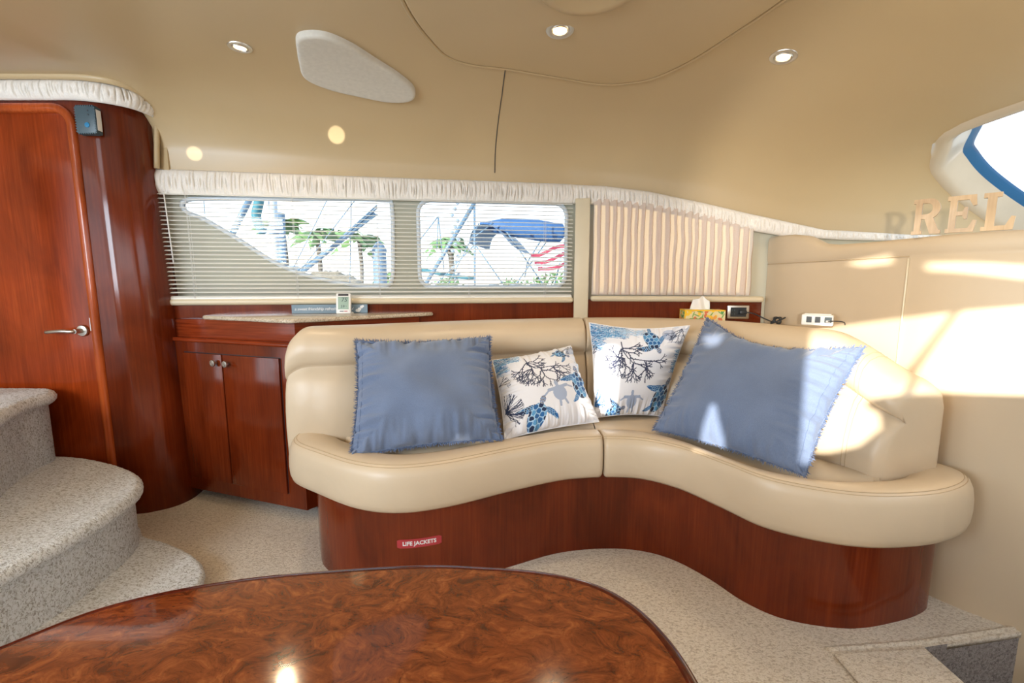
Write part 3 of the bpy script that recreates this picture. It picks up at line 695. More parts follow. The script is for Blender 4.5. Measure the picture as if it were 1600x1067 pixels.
box('badge', wcp(-.008, .0125, .0092), (.020, .0008, .004), 'dark', wc, (wx[0], wfr, wt)); box('badge', wcp(.012, .0125, .0092), (.016, .0008, .004), 'red', wc, (wx[0], wfr, wt))

# grey detector on the post
al = empty('wall_detector', (-1.81, 2.09, 1.76), 'small dark grey ribbed plastic detector on the corner post beside the door', 'detector')
ax_ = axes(1, .06); ac = Vector((-1.822, 2.067, 1.806))
box('case', ac, (.082, .034, .112), 'slate', al, ax_, .004, 2)
V, F = merge([box_vf(ac + Vector((sx_ * .041, -.003, -.048 + .0105 * k)), (.006, .03, .005), ax_) for k in range(10) for sx_ in (-1, 1)] + [box_vf(ac + Vector((-.034 + .0097 * k, -.004, sz * .056)), (.005, .026, .006), ax_) for k in range(8) for sz in (-1, 1)])
mesh('ribs', V, F, 'slate', al, False)
box('side_label', ac + Vector((.0445, .0, .0)), (.001, .024, .085), 'white', al, ax_)
lathe('round_button', [(0, .003), (.010, .002), (.011, 0)], ac + Vector((.006, -.0172, -.022)), (0, -1, 0), plain('blue_badge', (.02, .20, .40), .3), al, 16)
for dz in (.036, .020): lathe('indicator', [(0, .002), (.003, .001), (.0035, 0)], ac + Vector((.014, -.0172, dz)), (0, -1, 0), 'dark', al, 8)

# ------------------------------------------------------------------ sofa
sofa = empty('sofa', (.3, 1.8, 0), 'curved cream leather sofa on a glossy cherry wood base', 'sofa')
Fl = [(-.80, 1.93), (-.875, 1.86), (-.895, 1.77), (-.85, 1.68), (-.72, 1.585), (-.55, 1.48), (-.39, 1.445), (-.22, 1.49), (0, 1.61), (.2, 1.705), (.365, 1.735)]
Il = [(-.70, 1.93), (-.725, 1.88), (-.71, 1.84), (-.66, 1.785), (-.57, 1.72), (-.46, 1.66), (-.37, 1.65), (-.25, 1.69), (-.05, 1.80), (.17, 1.90), (.365, 1.935)]
Fr = [(.369, 1.735), (.51, 1.72), (.63, 1.64), (.73, 1.49), (.81, 1.36), (.95, 1.275), (1.09, 1.245), (1.27, 1.265), (1.42, 1.33), (1.495, 1.41), (1.475, 1.50), (1.42, 1.54)]
Ir = [(.369, 1.935), (.53, 1.91), (.66, 1.79), (.75, 1.63), (.83, 1.50), (.95, 1.42), (1.07, 1.405), (1.20, 1.415), (1.27, 1.44), (1.30, 1.475), (1.31, 1.50), (1.31, 1.53)]
Kl = [(-.93, 1.80), (-.82, 1.80), (-.668, 1.82), (-.4, 1.94), (-.1, 2.06), (.2, 2.15), (.365, 2.18)]
Tl = [(-.93, 1.93), (-.84, 1.99), (-.72, 2.055), (-.45, 2.19), (-.12, 2.345), (.2, 2.445), (.365, 2.485)]
Kr = [(.369, 2.18), (.55, 2.18), (.74, 2.11), (.90, 1.97), (1.02, 1.80), (1.10, 1.62), (1.16, 1.50), (1.20, 1.415)]
Tr = [(.369, 2.485), (.62, 2.505), (.88, 2.46), (1.09, 2.33), (1.235, 2.12), (1.345, 1.88), (1.415, 1.64), (1.44, 1.45)]
bprof = [(.20, .335), (.10, .335), (.035, .345), (.003, .365), (-.010, .40), (-.004, .435), (.02, .468), (.07, .492), (.15, .504), (.35, .508), (.60, .503), (.82, .488), (.95, .462), (1.0, .43), (.95, .36), (.6, .335)]
def bolster(Fp, Ip, end0, end1, name, parent):
    n_ = 110
    A = resample(cat([(x, y, 0) for x, y in Fp], 8), n=n_); nseg = len(Fp) - 1
    F_ = cat([(x, y, 0) for x, y in Fp], 12); I_ = cat([(x, y, 0) for x, y in Ip], 12)
    rows = []; m_ = len(F_)
    pp = Vector((.35, 0, .42))
    ext = []
    for i in range(m_):
        f, g = F_[i], I_[i]; s = 1
        dist0 = (F_[i] - F_[0]).length; dist1 = (F_[i] - F_[-1]).length
        rr = .014
        if end0 and dist0 < rr: s = min(s, .80 + .20 * math.sqrt(max(0, 1 - (1 - dist0 / rr) ** 2)))
        if end1 and dist1 < rr: s = min(s, .80 + .20 * math.sqrt(max(0, 1 - (1 - dist1 / rr) ** 2)))
        row = []
        for a, z in bprof:
            a2 = .45 + (a - .45) * s; z2 = .42 + (z - .42) * s
            p = f.lerp(g, a2); row.append(Vector((p.x, p.y, z2)))
        rows.append(row)
    V, F = grid(rows, True, True)
    o = mesh(name, V, F, 'leather', parent)
    return o, F_, I_
def densify_end(P, at_start, d=(.0, .003, .008, .014)):
    return P
sc_l, Fls, Ils = bolster([Fl[0]] + Fl[1:-1] + [(.351, 1.7335), (.358, 1.7345), (.362, 1.7348), (.365, 1.735)], [Il[0]] + Il[1:-1] + [(.351, 1.9345), (.358, 1.9348), (.362, 1.935), (.365, 1.935)], False, True, 'seat_bolster', sofa)
sc_r, Frs, Irs = bolster([Fr[0], (.372, 1.735), (.376, 1.7348), (.383, 1.7345)] + Fr[1:], [Ir[0], (.372, 1.935), (.376, 1.935), (.383, 1.9348)] + Ir[1:], True, False, 'seat_bolster', sofa)
def seam_line(F_, I_, a, z, name, parent, r=.0011, sl=slice(None), mat='stitch'):
    P = []
    for f, g in list(zip(F_, I_))[sl]:
        p = f.lerp(g, a); P.append(Vector((p.x, p.y, z)))
    return tube(name, resample(P, step=.02), r, mat, parent, 5)
def bz(a):
    pts = bprof[4:12]
    return interp(a, [(x, z) for x, z in pts])
for (F_, I_, o, sl) in ((Fls, Ils, sc_l, slice(14, -2)), (Frs, Irs, sc_r, slice(2, -8))):
    for a in (.10, .145): seam_line(F_, I_, a, bz(a) + .0006, 'stitching', o, sl=sl)
# seat pads between bolster and backrest
def pad(I_, K, name, z=.474):
    Ks = cat([(x, y, 0) for x, y in K], 8); P = [Vector((p.x, p.y, 0)) for p in I_]
    n_ = 60; A = resample(P, n=n_); B = resample(Ks, n=n_)
    rows = []
    for a, b in zip(A, B):
        rows.append([])
        for k in range(13):
            t = -.06 + 1.16 * k / 12; p = a.lerp(b, t); e = max(0, min(1, k / 12))
            rows[-1].append(Vector((p.x, p.y, z + .012 * math.sin(PI * e) ** .6 - .02 * (1 - sm(0, .12, e)))))
    V, F = grid(rows); return mesh(name, V, F, 'leather', sofa)
pad(Ils, [(-.80, 1.815)] + Kl[2:], 'seat_pad'); pad(Irs, Kr, 'seat_pad')
# backrests
kprof = [(.02, .40), (.0, .455), (-.03, .52), (-.01, .60), (.07, .69), (.17, .748), (.255, .768), (.262, .774), (.20, .782), (.135, .806), (.13, .845), (.20, .893), (.36, .924), (.58, .935), (.80, .926), (.95, .895), (1.0, .84), (1.0, .6), (1.0, .40)]
def backrest(K, T, name, zscale, e0, e1, thick0=0):
    K_ = cat([(x, y, 0) for x, y in K], 16); T_ = cat([(x, y, 0) for x, y in T], 16); rows = []
    n_ = 130; idx = [i * (len(K_) - 1) / (n_ - 1) for i in range(n_)]
    def pick(P, t):
        i = min(int(t), len(P) - 2); return P[i].lerp(P[i + 1], t - i)
    # extra sections near the ends for the rounding
    idx = sorted(set([0, .3, .8, 1.6, 2.6] + idx + [len(K_) - 1 - q for q in (0, .3, .8, 1.6, 2.6)]))
    Kp = [pick(K_, t) for t in idx]; Tp = [pick(T_, t) for t in idx]
    M_ = [(a + b) / 2 for a, b in zip(Kp, Tp)]; L = [0]
    for a, b in zip(M_, M_[1:]): L.append(L[-1] + (b - a).length)
    for k_, t_, l in zip(Kp, Tp, L):
        s = 1
        for e, dist in ((e0, l), (e1, L[-1] - l)):
            if e and dist < e: s = min(s, 1 - .30 * (1 - math.sqrt(max(0, 1 - (1 - dist / e) ** 2))) * min(1, e / .05))
        zs = zscale(l, L[-1]); row = []
        for a, z in kprof:
            z2 = .44 + (z - .44) * zs if z > .44 else z
            a2 = .5 + (a - .5) * s; zz = .62 + (z2 - .62) * (s if z2 > .62 else 1)
            p = k_.lerp(t_, a2); row.append(Vector((p.x, p.y, zz)))
        rows.append(row)
    V, F = grid(rows, True, True); o = mesh(name, V, F, 'leather', sofa)
    return o, rows
bl, rl = backrest(Kl, Tl, 'backrest', lambda l, L: 1 - .05 * (1 - sm(0, .10, l)), .07, .010)
br, rr_ = backrest(Kr, Tr, 'backrest', lambda l, L: 1 - .28 * sm(.0, .34, l - (L - .34)), .010, .05)
for o, rws in ((bl, rl), (br, rr_)):
    tube('seam', [r_[7] + (r_[6] - r_[5]) * 0 for r_ in rws[6:-4]], .0016, 'stitch', o, 5)
for k in (-27, -25):
    tube('stitching', [p + Vector((-.001, -.0015, .0005)) for p in rr_[k][1:16]], .0011, 'stitch', br, 5)
# wooden base
Bc = [(-.91, 2.08), (-.865, 1.92), (-.80, 1.77), (-.735, 1.665), (-.60, 1.565), (-.42, 1.515), (-.25, 1.55), (0, 1.675), (.2, 1.765), (.40, 1.795), (.55, 1.775), (.66, 1.71), (.75, 1.595), (.82, 1.47), (.92, 1.385), (1.10, 1.347), (1.28, 1.378), (1.40, 1.42), (1.455, 1.465), (1.46, 1.55)]
bs = resample(cat([(x, y, 0) for x, y in Bc], 8), step=.015); bn = normals2(bs)
rows = [[p + Vector((0, 0, 0)), p + Vector((0, 0, .12)), p + Vector((0, 0, .24)), p + Vector((0, 0, .345)), p + q * .02 + Vector((0, 0, .345)), p + q * .02] for p, q in zip(bs, bn)]
V, F = grid(rows, True, True); bo = mesh('base', V, F, 'wood', sofa); bo.data.set_sharp_from_angle(angle=R(50))
# LIFE JACKETS sticker wrapped on the base
bl_ = [0]
for a, b in zip(bs, bs[1:]): bl_.append(bl_[-1] + (b - a).length)
def onbase(s, z, w):
    i = 0
    while i < len(bl_) - 2 and bl_[i + 1] < s: i += 1
    t = (s - bl_[i]) / (bl_[i + 1] - bl_[i]); p = bs[i].lerp(bs[i + 1], t); q = bn[i].lerp(bn[i + 1], t).normalized()
    return p - q * w + Vector((0, 0, z))
sj = min(range(len(bs)), key=lambda i: (bs[i] - Vector((-.335, 1.53, 0))).length); SJ = bl_[sj]
stk = empty('safety_sticker', onbase(SJ, .19, .0), 'red sticker reading LIFE JACKETS in white on the sofa base', 'sticker')
nx = 16; rows = []
for i in range(nx + 1):
    u = (i / nx - .5) * .158; hh = .0165 - (.004 if i in (0, nx) else 0)
    rows.append([onbase(SJ + u, .192 + v, w) for v, w in ((-hh, .0002), (-hh, .0012), (hh, .0012), (hh, .0002))])
V, F = grid(rows, True, True); mesh('backing', V, F, 'red', stk, False)
text_mesh('lettering', 'LIFE JACKETS', .0205, lambda u, v, w: onbase(SJ + u, .192 + v, .0014 + w), 'ink', stk, .0002, 0, .0006)

# shelf behind the sofa
Ts = [p for p in cat([(x, y, 0) for x, y in Tl[1:] + Tr[1:]], 6) if p.x < 1.1 or p.y > 1.93]; V = [Vector((p.x - .0, p.y - .03, .895)) for p in Ts] + [Vector((p.x + .03, 2.66, .895)) if p.x < 1.2 else Vector((1.52, p.y + .12, .895)) for p in Ts]
k = len(Ts); sh = mesh('wall_shelf', V, [(i, i + 1, k + i + 1, k + i) for i in range(k - 1)], 'vinyl', None, False); structure(sh)

# ------------------------------------------------------------------ cushions
def paint_array(n, base):
    a = np.empty((n, n, 3)); a[:] = base; return a
def cushion(name, BL, BR, TR, TL, thick, pinch, label, matname, N=60, group=None, seed=1, painter=None, fringe=False, sag=0, wr=1.0, bowl=0):
    BL, BR, TR, TL = map(Vector, (BL, BR, TR, TL)); c = (BL + BR + TR + TL) / 4
    nrm = (BR - BL + TR - TL).cross(TL - BL + TR - BR).normalized()     # towards the viewer
    if nrm.y > 0: nrm = -nrm
    root = empty(name, (c.x, c.y, min(BL.z, BR.z)), label, 'cushion', group)
    side = (BR - BL).normalized()
    def P(u, v, s, wrinkle=True):
        uu = u * (1 - pinch * (1 - v * v) * abs(u)); vv = v * (1 - pinch * (1 - u * u) * abs(v))
        if sag and v > 0: vv -= sag * (1 - u * u) ** 1.5 * v ** 3
        a, b_ = (uu + 1) / 2, (vv + 1) / 2
        p = (BL * (1 - a) + BR * a) * (1 - b_) + (TL * (1 - a) + TR * a) * b_
        h_ = ((1 - abs(u) ** 2.1) * (1 - abs(v) ** 2.1)); h_ = max(h_, 0) ** .55 * thick / 2
        r_ = 0
        if wrinkle:
            e = max(abs(u), abs(v)); k = sm(.45, .98, e) * (1 - sm(.985, 1.0, e))
            if abs(u) > abs(v): f = noise.noise(Vector((u * 1.3 + seed, v * 8.5, s))) + .5 * noise.noise(Vector((u * 2.5, v * 19, seed + s)))
            else: f = noise.noise(Vector((u * 8.5, v * 1.3 + seed, s))) + .5 * noise.noise(Vector((u * 19, v * 2.5, seed + s)))
            r_ = .015 * wr * k * f + .014 * wr * noise.noise(Vector((u * 1.6 + seed * 3, v * 1.6, s))) * (1 - e ** 4)
        return p + nrm * (s * h_ + s * r_)
    us = np.sin(np.linspace(-1, 1, N) * PI / 2 * .98) / math.sin(PI / 2 * .98) if painter is None else np.linspace(-1, 1, N)
    front = [[P(u, v, 1) for u in us] for v in us]
    V, F = grid(front)
    o = mesh('cover_front', V, F, matname, root)
    if painter is not None:
        arr = painter(N)    # [row v][col u]
        at_ = o.data.color_attributes.new('print', 'FLOAT_COLOR', 'POINT')
        buf = np.ones((N * N, 4)); buf[:, :3] = arr.reshape(-1, 3); at_.data.foreach_set('color', buf.ravel())
    Nb = 40; ub = np.linspace(-1, 1, Nb)
    V, F = grid([[P(u, v, -1) for u in ub] for v in ub]); F = [tuple(reversed(f)) for f in F]
    mb = matname if painter is None else plain('cotton_back', (.78, .79, .82), .85)
    mesh('cover_back', V, F, mb, root)
    edge = []
    for u in np.linspace(-1, 1, 50)[:-1]: edge.append((u, -1))
    for v in np.linspace(-1, 1, 50)[:-1]: edge.append((1, v))
    for u in np.linspace(1, -1, 50)[:-1]: edge.append((u, 1))
    for v in np.linspace(1, -1, 50)[:-1]: edge.append((-1, v))
    E = [P(u, v, 0, False) for u, v in edge]
    tube('edge_seam', E, .0028, matname if painter is None else mb, root, 6, True)
    if fringe:
        rnd = random.Random(seed); parts = []
        for (u, v) in edge:
            for rep in range(7):
                j = (rnd.random() - .5) * .04
                a_, b_ = (u + j, v) if abs(v) == 1 else (u, v + j)
                a_ = max(-1, min(1, a_)); b_ = max(-1, min(1, b_))
                p = P(a_, b_, 0, False); outd = (p - P(a_ * .9, b_ * .9, 0, False)).normalized()
                tang = outd.cross(nrm).normalized()
                d = (outd + tang * rnd.uniform(-.8, .8) + nrm * rnd.uniform(-.15, .9)).normalized() * rnd.uniform(.010, .021)
                w_ = tang * .0011; p = p + nrm * rnd.uniform(-.002, .004)
                mid = p + d * .55 + nrm * rnd.uniform(-.002, .003)
                w2_ = nrm * .0009
                parts.append(([p - w_, p + w_ + w2_, mid + w_, mid - w_ + w2_, p + d], [(0, 1, 2, 3), (3, 2, 4)]))
        V, F = merge(parts); fo = mesh('fringe', V, F, 'fringe', root, False); fo['kind'] = 'stuff'
        # stitched hem line a little inside the edge
        for cst in ((-.93, 'u'), (.93, 'u')):
            tube('hem_stitch', [P(cst[0], v, 1) + nrm * .0006 for v in np.linspace(-.9, .9, 40)], .0009, 'fringe', root, 4)
    return root

# --- printed sea-life pattern, painted as flat print into a colour attribute
WHT = (.78, .79, .84); NAVY = (.022, .035, .085); BLU = (.03, .13, .34); MID = (.10, .30, .55); PAL = (.38, .58, .78); GRY = (.36, .43, .58)
class Canvas:
    def __init__(s, n):
        s.n = n; s.a = paint_array(n, WHT); g = (np.arange(n) + .5) / n; s.x, s.y = np.meshgrid(g, g)
    def put(s, m, c, k=1.0): s.a[m] = s.a[m] * (1 - k) + np.array(c) * k
    def loc(s, cx, cy, ang):
        c_, s_ = math.cos(ang), math.sin(ang); dx, dy = s.x - cx, s.y - cy
        return dx * c_ + dy * s_, -dx * s_ + dy * c_
    def ell(s, cx, cy, rx, ry, ang, c, k=1.0):
        u, v = s.loc(cx, cy, ang); m = (u / rx) ** 2 + (v / ry) ** 2 < 1; s.put(m, c, k); return m
    def seg(s, x0, y0, x1, y1, w, c, k=1.0):
        lo = int(max(0, (min(x0, x1) - w) * s.n - 1)); hi = int(min(s.n, (max(x0, x1) + w) * s.n + 2))
        l2 = int(max(0, (min(y0, y1) - w) * s.n - 1)); h2 = int(min(s.n, (max(y0, y1) + w) * s.n + 2))
        if hi <= lo or h2 <= l2: return
        X, Y = s.x[l2:h2, lo:hi], s.y[l2:h2, lo:hi]; dx, dy = x1 - x0, y1 - y0; q = max(1e-9, dx * dx + dy * dy)
        t = np.clip(((X - x0) * dx + (Y - y0) * dy) / q, 0, 1); m = (X - x0 - t * dx) ** 2 + (Y - y0 - t * dy) ** 2 < w * w
        sub = s.a[l2:h2, lo:hi]; sub[m] = sub[m] * (1 - k) + np.array(c) * k
    def coral(s, x, y, ang, L, w, depth, c, rnd, spread=.55):
        if depth == 0: return
        for k in range(4):
            a = ang + rnd.uniform(-.22, .22); x1, y1 = x + math.cos(a) * L / 4, y + math.sin(a) * L / 4
            s.seg(x, y, x1, y1, w, c)
            if rnd.random() < .85:
                b = a + rnd.choice((-1, 1)) * rnd.uniform(.5, 1.0); ll = L * rnd.uniform(.10, .22)
                s.seg(x1, y1, x1 + math.cos(b) * ll, y1 + math.sin(b) * ll, w * .8, c)
            x, y, ang = x1, y1, a
        for sg_ in (-1, 1): s.coral(x, y, ang + sg_ * rnd.uniform(.6, 1.0) * spread, L * rnd.uniform(.68, .82), w * .85, depth - 1, c, rnd, spread)
    def scutes(s, m, u, v, su, sv, line, rnd, cols):
        pts = np.array([(i * su + (j % 2) * su / 2 + rnd.uniform(-.2, .2) * su, j * sv + rnd.uniform(-.2, .2) * sv) for i in range(-5, 6) for j in range(-5, 6)])
        U, Vv = u[m], v[m]
        if len(U) == 0: return
        d = np.sqrt(((U[:, None] - pts[:, 0]) / su) ** 2 + ((Vv[:, None] - pts[:, 1]) / sv) ** 2); idx = np.argsort(d, 1)[:, :2]
        r0 = np.take_along_axis(d, idx, 1); cc = np.array([cols[i % len(cols)] for i in range(len(pts))])[idx[:, 0]]
        e = (r0[:, 1] - r0[:, 0]) < .16; cc[e] = line; s.a[m] = cc
    def fins(s, cx, cy, ang, L, W, rnd, dark=NAVY, line=PAL):
        u, v = s.loc(cx, cy, ang); t = u / L
        m = (t > 0) & (t < 1) & (np.abs(v - .25 * W * np.sin(t * 3)) < W * .5 * np.sin(np.clip(t, 0, 1) ** .6 * PI) ** .6)
        s.scutes(m, u, v, L * .12, W * .28, line, rnd, [dark, BLU, dark])
    def turtle(s, cx, cy, ang, L, rnd, flip=1):
        h_ = ang
        def w(a, b): return cx + math.cos(h_) * a * L - math.sin(h_) * b * L * flip, cy + math.sin(h_) * a * L + math.cos(h_) * b * L * flip
        x, y = w(.28, .12); s.fins(x, y, h_ + flip * 2.1, L * .62, L * .22, rnd)
        x, y = w(.28, -.12); s.fins(x, y, h_ - flip * 1.9, L * .55, L * .18, rnd, BLU)
        x, y = w(-.32, -.14); s.fins(x, y, h_ - flip * 2.5, L * .28, L * .12, rnd, BLU)
        m = s.ell(*w(0, 0), L * .42, L * .25, h_, PAL); u, v = s.loc(*w(0, 0), h_)
        s.scutes(m, u, v, L * .17, L * .13, PAL, rnd, [BLU, MID, NAVY, BLU])
        m = s.ell(*w(.52, 0), L * .13, L * .085, h_, PAL); u, v = s.loc(*w(.52, 0), h_); s.scutes(m, u, v, L * .045, L * .04, WHT, rnd, [NAVY, BLU])
    def silhouette(s, cx, cy, ang, L, c):
        def w(a, b): return cx + math.cos(ang) * a * L - math.sin(ang) * b * L, cy + math.sin(ang) * a * L + math.cos(ang) * b * L
        s.ell(*w(0, 0), L * .36, L * .30, ang, c); s.ell(*w(.48, 0), L * .13, L * .08, ang, c); s.seg(*w(.2, 0), *w(.45, 0), L * .07, c)
        for g_ in (-1, 1):
            s.seg(*w(.25, g_ * .15), *w(.26, g_ * .42), L * .075, c); s.seg(*w(.26, g_ * .40), *w(.10, g_ * .66), L * .04, c)
            s.seg(*w(-.28, g_ * .10), *w(-.55, g_ * .16), L * .05, c)
    def anemone(s, cx, cy, rx, ry, rnd, c=(PAL, MID, BLU), n=260, dirx=1):
        for k in range(n):
            x, y = cx + rnd.uniform(-rx, rx), cy + rnd.uniform(-ry, ry); cc = rnd.choice(c)
            for q in range(4):
                x2 = x + dirx * rnd.uniform(.008, .018); y2 = y + rnd.uniform(-.008, .008); s.seg(x, y, x2, y2, .0022, cc); x, y = x2, y2
def common(cv, rnd, ox, oy, sx_, sy_):
    def q(x, y): return ox + x * sx_, oy + y * sy_
    # central coral sprays
    for (x, y, a) in ((.36, .72, -2.2), (.36, .72, -1.2), (.36, .72, -.35), (.40, .62, -2.6), (.40, .62, -1.6), (.50, .58, -1.3), (.50, .58, -.5), (.62, .60, -.9), (.66, .60, -.1), (.40, .62, -3.2), (.40, .62, -2.1), (.36, .72, .1), (.50, .58, -2.0), (.64, .60, -1.5)):
        cv.coral(*q(x, y), a, .080 * sy_, .0056, 4, (.04, .05, .10), rnd)
    cv.seg(*q(.36, .80), *q(.38, .70), .006, (.04, .05, .10)); cv.seg(*q(.38, .70), *q(.44, .62), .005, (.04, .05, .10)); cv.seg(*q(.44, .62), *q(.66, .60), .0045, (.04, .05, .10))
def paint_lumbar(n):
    cv = Canvas(n); r = random.Random(5)
    cv.anemone(.10, .93, .14, .07, r); cv.anemone(.03, .82, .05, .08, r, n=120)
    common(cv, r, -.03, .05, 1.0, 1.05)
    cv.turtle(.76, .86, -.35, .22, r); cv.ell(.93, .90, .07, .05, .3, GRY, .7); 
    for a in (-2.6, -1.9, -1.2): cv.coral(.95, .98, a, .07, .003, 3, NAVY, r)
    cv.silhouette(.60, .34, 1.75, .25, GRY)
    cv.turtle(.88, .42, 1.45, .40, r, -1); cv.turtle(.32, .13, 1.1, .36, r); cv.anemone(.96, .68, .03, .08, r, (PAL, PAL), 60)
    for k in range(46):
        a = -.9 + 2.4 * k / 46; x, y = .02, .26
        for j in range(9):
            x2, y2 = x + math.cos(a) * .021, y + math.sin(a) * .024; a += r.uniform(-.25, .25); cv.seg(x, y, x2, y2, .0024, NAVY); x, y = x2, y2
    for a in (-.3, .2, .8): cv.coral(.0, .62, a, .05, .003, 3, NAVY, r)
    return cv.a
def paint_square(n):
    cv = Canvas(n); r = random.Random(9)
    cv.anemone(.16, .92, .20, .07, r, n=420); cv.anemone(.05, .80, .06, .10, r, n=160); cv.anemone(.42, .93, .12, .04, r, (PAL, GRY), 120)
    common(cv, r, -.04, .0, 1.0, 1.0)
    cv.turtle(.64, .84, -.95, .29, r, -1); cv.ell(.82, .90, .08, .06, -.5, GRY, .75)
    for a in (-2.7, -2.1, -1.5, -.9): cv.coral(.93, .97, a, .075, .003, 3, NAVY, r)
    cv.silhouette(.49, .16, 1.6, .22, GRY)
    cv.turtle(.87, .20, 1.15, .40, r, -1); cv.turtle(.26, .05, .3, .26, r); cv.anemone(.95, .62, .04, .12, r, (MID, PAL, BLU), 160)
    for k in range(30):
        a = -.2 + 1.5 * k / 30; x, y = .0, .12
        for j in range(8):
            x2, y2 = x + math.cos(a) * .018, y + math.sin(a) * .024; a += r.uniform(-.25, .25); cv.seg(x, y, x2, y2, .0022, BLU); x, y = x2, y2
    for a in (.5, 1.2): cv.coral(.0, .66, a, .045, .003, 3, NAVY, r)
    return cv.a
cushion('throw_pillow', (-.58, 1.57, .495), (-.045, 1.71, .51), (-.10, 1.985, .875), (-.645, 1.87, .875), .21, .06, 'large square blue linen cushion with fringed edges at the left end of the sofa', 'blue', 110, None, 2, None, True, .02, 1.7)
cushion('throw_pillow', (-.03, 1.78, .485), (.385, 1.95, .505), (.285, 2.19, .81), (-.09, 2.04, .765), .16, .05, 'white sea turtle print cushion lying wide beside the left blue cushion', 'print', 300, None, 4, paint_lumbar)
cushion('throw_pillow', (.375, 2.02, .50), (.71, 2.10, .485), (.812, 2.072, .920), (.376, 2.215, .921), .16, .06, 'white square sea turtle and coral print cushion leaning at the sofa corner', 'print', 320, None, 6, paint_square, sag=.04)
cushion('throw_pillow', (.60, 1.86, .50), (.935, 1.385, .505), (1.180, 1.512, .897), (.888, 2.065, .948), .20, .06, 'biggest blue linen fringed cushion, sunlit on its right side', 'blue', 120, None, 7, None, True, .24, 1.3)

# ------------------------------------------------------------------ small things on the shelf
tb = empty('tissue_box', (.98, 2.43, .90), 'yellow floral tissue box with a white tissue sticking up, behind the sofa', 'tissue box')
tbx = axes(.985, -.12); tc0 = Vector((1.012, 2.425, .905))
def card(name, o_, ux, uy, n1, n2, seed):
    rnd = random.Random(seed); a = np.empty((n2, n1, 3)); a[:] = (.80, .70, .42); X, Y = np.meshgrid((np.arange(n1) + .5) / n1 * ux.length, (np.arange(n2) + .5) / n2 * uy.length)
    for k in range(46):
        cx, cy = rnd.uniform(0, ux.length), rnd.uniform(0, uy.length); th = rnd.uniform(0, PI); kind = rnd.random()
        c_, s_ = math.cos(th), math.sin(th); U = (X - cx) * c_ + (Y - cy) * s_; W_ = -(X - cx) * s_ + (Y - cy) * c_
        if kind < .55: m = (U / .012) ** 2 + (W_ / .008) ** 2 < 1; c = rnd.choice(((.85, .40, .10), (.90, .52, .05), (.70, .20, .10), (.92, .62, .06)))
        else: m = (U / .016) ** 2 + (W_ / .003) ** 2 < 1; c = rnd.choice(((.10, .33, .10), (.20, .42, .12)))
        a[m] = c
    e = (Y > uy.length - .007) | (X < .006); a[e] = (.88, .55, .03)
    rows = [[o_ + ux * (i / (n1 - 1)) + uy * (j / (n2 - 1)) for i in range(n1)] for j in range(n2)]
    V, F = grid(rows); ob = mesh(name, V, F, 'card', tb, False)
    at_ = ob.data.color_attributes.new('print', 'FLOAT_COLOR', 'POINT'); buf = np.ones((n1 * n2, 4)); buf[:, :3] = a.reshape(-1, 3); at_.data.foreach_set('color', buf.ravel())
hx, hy, hz = .102, .055, .068
o3 = tc0 - tbx[0] * hx - tbx[1] * hy
card('front_panel', o3, tbx[0] * 2 * hx, Vector((0, 0, hz)), 120, 40, 1)
card('side_panel', o3 + tbx[1] * 2 * hy, -tbx[1] * 2 * hy, Vector((0, 0, hz)), 60, 40, 2)
card('top_panel', o3 + Vector((0, 0, hz)), tbx[0] * 2 * hx, tbx[1] * 2 * hy, 90, 50, 3)
box('box_shell', tc0 + Vector((0, 0, hz / 2 - .001)), (2 * hx - .002, 2 * hy - .002, hz - .003), 'tissue', tb, tbx)
rows = []
for i in range(21):
    u = i / 20; row = []
    for k in range(13):
        v = k / 12; wdt = .052 - .012 * v; x = (u - .5) * 2 * wdt + .008 * v
        z = hz - .004 + v * (.058 + .022 * math.exp(-((u - .60) / .22) ** 2) - .012 * abs(u - .2))
        y = .012 * math.sin(u * 9 + v * 2) * (1 - .3 * v) + .010 * v
        row.append(tc0 + tbx[0] * (x - .012) + tbx[1] * y + Vector((0, 0, z)))
    rows.append(row)
V, F = grid(rows); mesh('tissue', V, F, 'tissue', tb)

ot = empty('wall_outlet', wall2(.84, -.012, .955), 'nickel framed dark power outlet on the wood lining right of the tissue box', 'outlet')
vax = (VD, VN, Vector((0, 0, 1)))
oc = wall2(.862, -.015, .957)
box('frame', oc, (.112, .010, .074), 'nickel', ot, vax, .004, 3)
box('socket_panel', oc - VN * .006, (.080, .003, .050), 'dark', ot, vax, .001, 1)
V, F = merge([box_vf(oc - VN * .0078 + VD * (-.026 + dx) + Vector((0, 0, .010 * sz)), (.003, .001, .010), vax) for dx in (-.006, .006) for sz in (-1, 1)])
mesh('slots', V, F, 'slate', ot, False)
pc = empty('power_cord', oc, 'black power cord plugged into the outlet and coiled on the shelf', 'cord')
box('plug', oc - VN * .020 + VD * .018, (.036, .026, .022), 'dark', pc, vax, .005, 2)
tube('cord', resample(cat([oc - VN * .024 + VD * .034, oc - VN * .03 + VD * .062 + Vector((0, 0, -.004)), Vector((1.29, 2.39, .945)), Vector((1.315, 2.36, .928)), Vector((1.335, 2.33, .916)), Vector((1.35, 2.30, .912))], 8), step=.006), .003, 'dark', pc, 8)
knot = []
for k in range(90):
    t = k / 89; knot.append(Vector((1.345 + .030 * math.cos(t * 28) * (.6 + .4 * math.sin(t * 9)), 2.30 + .018 * math.sin(t * 23), .925 + .016 * math.sin(t * 31 + 1))))
tube('coil', knot, .003, 'dark', pc, 7)

